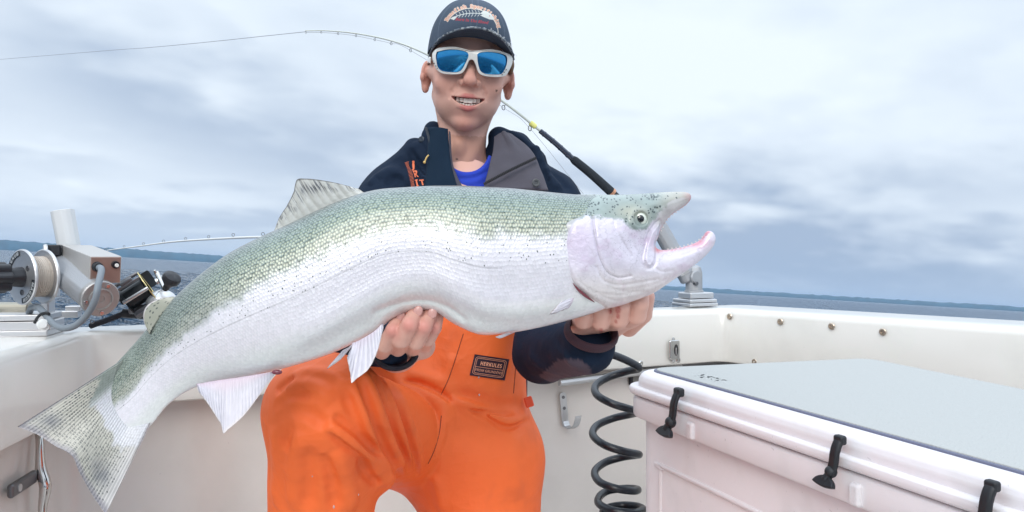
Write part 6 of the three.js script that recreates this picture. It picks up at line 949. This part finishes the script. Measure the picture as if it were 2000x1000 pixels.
{ // orange bib trousers
  const fz = (f, zc, k) => (x, y, z) => f(x, y, zc + (z - zc) * k);
  const torso = capsule(P(907, 540, 1.575), P(905, 840, 1.545), 0.112, 0.128), hips = ellipsoid(P(905, 900, 1.545), 0.138, 0.10, 0.125), thighL = capsule(P(942, 905, 1.525), P(932, 1430, 1.42), 0.118, 0.092), shinL = capsule(P(932, 1430, 1.42), P(950, 1420, 1.8), 0.085, 0.07);
  const lap = capsule(P(785, 740, 1.50), P(845, 850, 1.48), 0.075, 0.09); const thighR = capsule(P(818, 872, 1.53), P(640, 803, 1.18), 0.092, 0.079), kneeR = ellipsoid(P(634, 792, 1.175), 0.081, 0.066, 0.075), shinR = capsule(P(634, 815, 1.175), P(606, 1400, 1.33), 0.080, 0.075), baggy = capsule(P(690, 880, 1.22), P(742, 925, 1.25), 0.045, 0.026), calf = capsule(P(655, 850, 1.23), P(635, 1010, 1.24), 0.075, 0.07);
  const trunk0 = (x, y, z) => { let d = smin(smin(torso(x, y, z), lap(x, y, z), 0.04), hips(x, y, z), 0.05); d = smin(d, thighL(x, y, z), 0.04); return smin(d, shinL(x, y, z), 0.03); };
  const leg0 = (x, y, z) => { const r = smin(thighR(x, y, z), kneeR(x, y, z), 0.03); return smin(smin(r, smin(shinR(x, y, z), calf(x, y, z), 0.02), 0.035), baggy(x, y, z), 0.03); };
  const topCut = P(905, 560, 1.5).y;
  const trunk = folds(trunk0, [ // the bib hanging over the lap, its waist creases
    [[[765, 722], [780, 748], [815, 766], [850, 782], [866, 800], [862, 840], [846, 890], [828, 930]], 0.020, 0.014], [[[874, 812], [870, 845], [854, 893], [836, 932]], -0.009, 0.008], [[[800, 775], [828, 800], [842, 840], [835, 880]], -0.012, 0.010], [[[775, 745], [820, 752], [862, 772], [885, 790]], -0.014, 0.007], [[[790, 728], [830, 735], [870, 750]], 0.008, 0.009],
    [[[878, 778], [920, 795], [960, 816], [1000, 826], [1036, 806]], 0.014, 0.011], [[[900, 790], [945, 812], [990, 834], [1034, 818]], -0.014, 0.006], [[[885, 768], [930, 778], [975, 790], [1026, 788]], -0.010, 0.010], [[[925, 800], [970, 808], [1005, 806]], -0.010, 0.005], [[[880, 770], [872, 740], [888, 690]], 0.005, 0.010], [[[1005, 700], [985, 740], [960, 770]], 0.004, 0.012],
    [[[880, 830], [930, 850], [990, 858]], -0.004, 0.02], [[[1015, 835], [1002, 900], [1012, 980]], 0.005, 0.018], [[[845, 925], [858, 960], [864, 1000]], 0.006, 0.012]]);
  const leg = folds(leg0, [ // pleats drawn from the hip down to the crotch, and the folds round the knee
    [[[768, 735], [784, 780], [800, 830], [815, 880], [822, 930]], 0.0168, 0.0085], [[[757, 735], [773, 782], [792, 838], [809, 888], [815, 930]], -0.0264, 0.0072], [[[744, 730], [762, 784], [782, 842], [802, 892], [808, 930]], 0.0168, 0.0076], [[[729, 728], [749, 786], [771, 846], [794, 900], [802, 932]], -0.0264, 0.0072], [[[715, 728], [736, 788], [759, 852], [786, 908], [796, 934]], 0.0168, 0.0085], [[[700, 732], [721, 792], [746, 858], [775, 915], [790, 936]], -0.0192, 0.0072], [[[684, 738], [706, 798], [732, 865], [765, 922]], 0.0098, 0.0095], [[[668, 750], [690, 806], [716, 866], [742, 905]], -0.0112, 0.0076],
    [[[636, 826], [668, 850], [702, 878], [733, 903], [764, 930]], 0.0196, 0.0095], [[[650, 812], [690, 840], [724, 870], [752, 896]], -0.0196, 0.0062], [[[640, 838], [672, 866], [704, 890], [712, 925]], -0.0168, 0.0062], [[[706, 892], [716, 922], [742, 944]], -0.0252, 0.0066], [[[725, 915], [745, 935], [768, 936]], 0.0140, 0.0095],
    [[[555, 768], [585, 752], [622, 758], [650, 786]], 0.0112, 0.0095], [[[545, 800], [560, 830], [558, 880]], -0.0098, 0.0085], [[[536, 782], [556, 800], [600, 806], [640, 832]], -0.0112, 0.0085], [[[560, 745], [600, 728], [650, 735], [690, 775]], 0.0084, 0.0104], [[[538, 768], [552, 752], [580, 738]], -0.0140, 0.0057], [[[540, 790], [570, 772], [610, 770]], -0.0084, 0.0066],
    [[[580, 840], [574, 900], [572, 1000]], 0.0084, 0.0123], [[[655, 880], [676, 930], [690, 1000]], 0.0126, 0.0104], [[[630, 885], [648, 940], [655, 1000]], -0.0112, 0.0085], [[[604, 870], [606, 930], [600, 1000]], -0.0070, 0.0114], [[[535, 830], [541, 900], [535, 990]], 0.0070, 0.0114]]);
  bibsF = (x, y, z) => smin(trunk(x, y, z), leg(x, y, z), 0.007);
  const f = (x, y, z) => Math.max(bibsF(x, y, z) - 0.0016 * fbm3(x * 16, y * 14, z * 16, 3), y - topCut);
  const stainCol = (x, y, z) => { const n = fbm3(x * 9, y * 9, z * 9, 4), n2 = noise3(x * 60, y * 60, z * 60); let c = [0.86, 0.15, 0.032]; c = c.map((q) => q * (1 + 0.06 * n)); const dirt = sstep(0.12, 0.45, fbm3(x * 13 + 4, y * 10, z * 13, 4)); return mixc(c, [0.56, 0.10, 0.03], 0.35 * dirt + 0.04 * n2); };
  const crinkle = dataTex(512, 512, (u, v) => { let h = 0; for (let q = 0; q < 4; q++) h += Math.pow(1 - Math.abs(tileNoise(u, v, 5 << q, 40 + q) - 0.5) * 2, 2) * [0.5, 0.3, 0.16, 0.08][q]; return h; }, false); crinkle.repeat.set(3.3, 3.3);
  const orange = phys([1, 1, 1], 0.56, 0, { vertexColors: true, bumpMap: crinkle, bumpScale: 0.0022, clearcoat: 0.0, specularIntensity: 0.7 });
  const bibs = part(man, 'bib_trousers', nets(f, V(-0.46, DECK + 0.03, -1.92), V(0.20, 0.86, -1.02), 0.0038, { color: stainCol, lip: 1.7 }), orange);
  const thread = std([0.22, 0.035, 0.012], 0.7);
  for (const s of [[[905, 652], [893, 690], [876, 740], [861, 772]], [[1008, 650], [1008, 700], [1003, 768]], [[862, 812], [858, 845], [848, 880], [836, 906]]]) part(bibs, 'seam', seam(f, s, 0.0008), thread);
  const tab = new RoundedBoxGeometry(0.016, 0.02, 0.008, 3, 0.003); tab.rotateZ(0.3); tab.translate(...P(1033, 785, 1.50).toArray()); part(bibs, 'tab', tab, std([0.72, 0.075, 0.02], 0.5));
  const label = canvasTex(768, 512, (c, w, h) => {
    c.fillStyle = '#2a1426'; c.fillRect(0, 0, w, h); c.strokeStyle = '#e59a78'; c.lineWidth = 10; const rr = (m, r) => { c.beginPath(); c.roundRect(m, m, w - 2 * m, h - 2 * m, r); c.stroke(); }; rr(46, 60); rr(78, 40); c.beginPath(); c.moveTo(80, 282); c.lineTo(w - 80, 282); c.stroke();
    c.fillStyle = '#f0a884'; c.textAlign = 'center'; c.textBaseline = 'middle'; c.font = 'bold 128px sans-serif'; c.fillText('HERKULES', w / 2 + 20, 190, 480); c.font = '80px sans-serif'; c.fillText('FROM GRUNDÉNS', w / 2, 356, 590); });
  part(bibs, 'label', decal(f, [[927, 692], [994, 702], [985, 743], [917, 733]], 16, 10, 0.0012), std([1, 1, 1], 0.5, 0, { map: label }));
  // a few drops of water and slime that fell on the rubber
  const dr = phys([0.9, 0.9, 0.9], 0.05, 0, { transmission: 0.6, ior: 1.33, thickness: 0.002 }); for (const [x, y, r] of [[936, 771, 0.0022], [652, 990, 0.002], [935, 737, 0.0018], [700, 966, 0.0012], [610, 930, 0.0012]]) { const p = march(f, x, y); if (p) { const s = new THREE.SphereGeometry(r, 12, 10); s.scale(0.8, 1.3, 0.7); s.translate(p.x, p.y, p.z); part(bibs, 'water_drop', s, dr); } }
}
{ // boots, mostly out of sight
  const sole = (a, b) => union([capsule(a, b, 0.05, 0.042), capsule(a.clone().add(V(0, 0.12, -0.02)), a, 0.06, 0.055)], 0.03), aR = V(-0.32, DECK + 0.06, -1.36), bR = V(-0.33, DECK + 0.045, -1.16), f = sole(aR, bR);
  const heel = capsule(P(1012, 950, 1.75), P(1006, 1080, 1.78), 0.032, 0.04); part(man, 'boot', nets(heel, P(960, 1150, 1.86), P(1070, 900, 1.68), 0.006), std([0.03, 0.035, 0.03], 0.6));
  part(man, 'boot', nets((x, y, z) => Math.max(f(x, y, z), DECK + 0.004 - y), V(-0.45, DECK, -1.5), V(-0.2, DECK + 0.26, -1.05), 0.008), blackRubber);
}
// ---------------------------------------------------------------- the boat and all aboard take the boat's heel
for (const o of aboard) o.applyMatrix4(HEEL);
scene.traverse((o) => { if (o.isMesh) o.castShadow = o.receiveShadow = true; });
const renderer = new THREE.WebGLRenderer({ antialias: true });
renderer.toneMapping = THREE.LinearToneMapping; renderer.toneMappingExposure = EXPOSURE;
renderer.shadowMap.enabled = true; renderer.shadowMap.type = THREE.PCFSoftShadowMap;
camera.applyMatrix4(HEEL);
camera.updateMatrixWorld(true);
renderer.render(scene, camera);
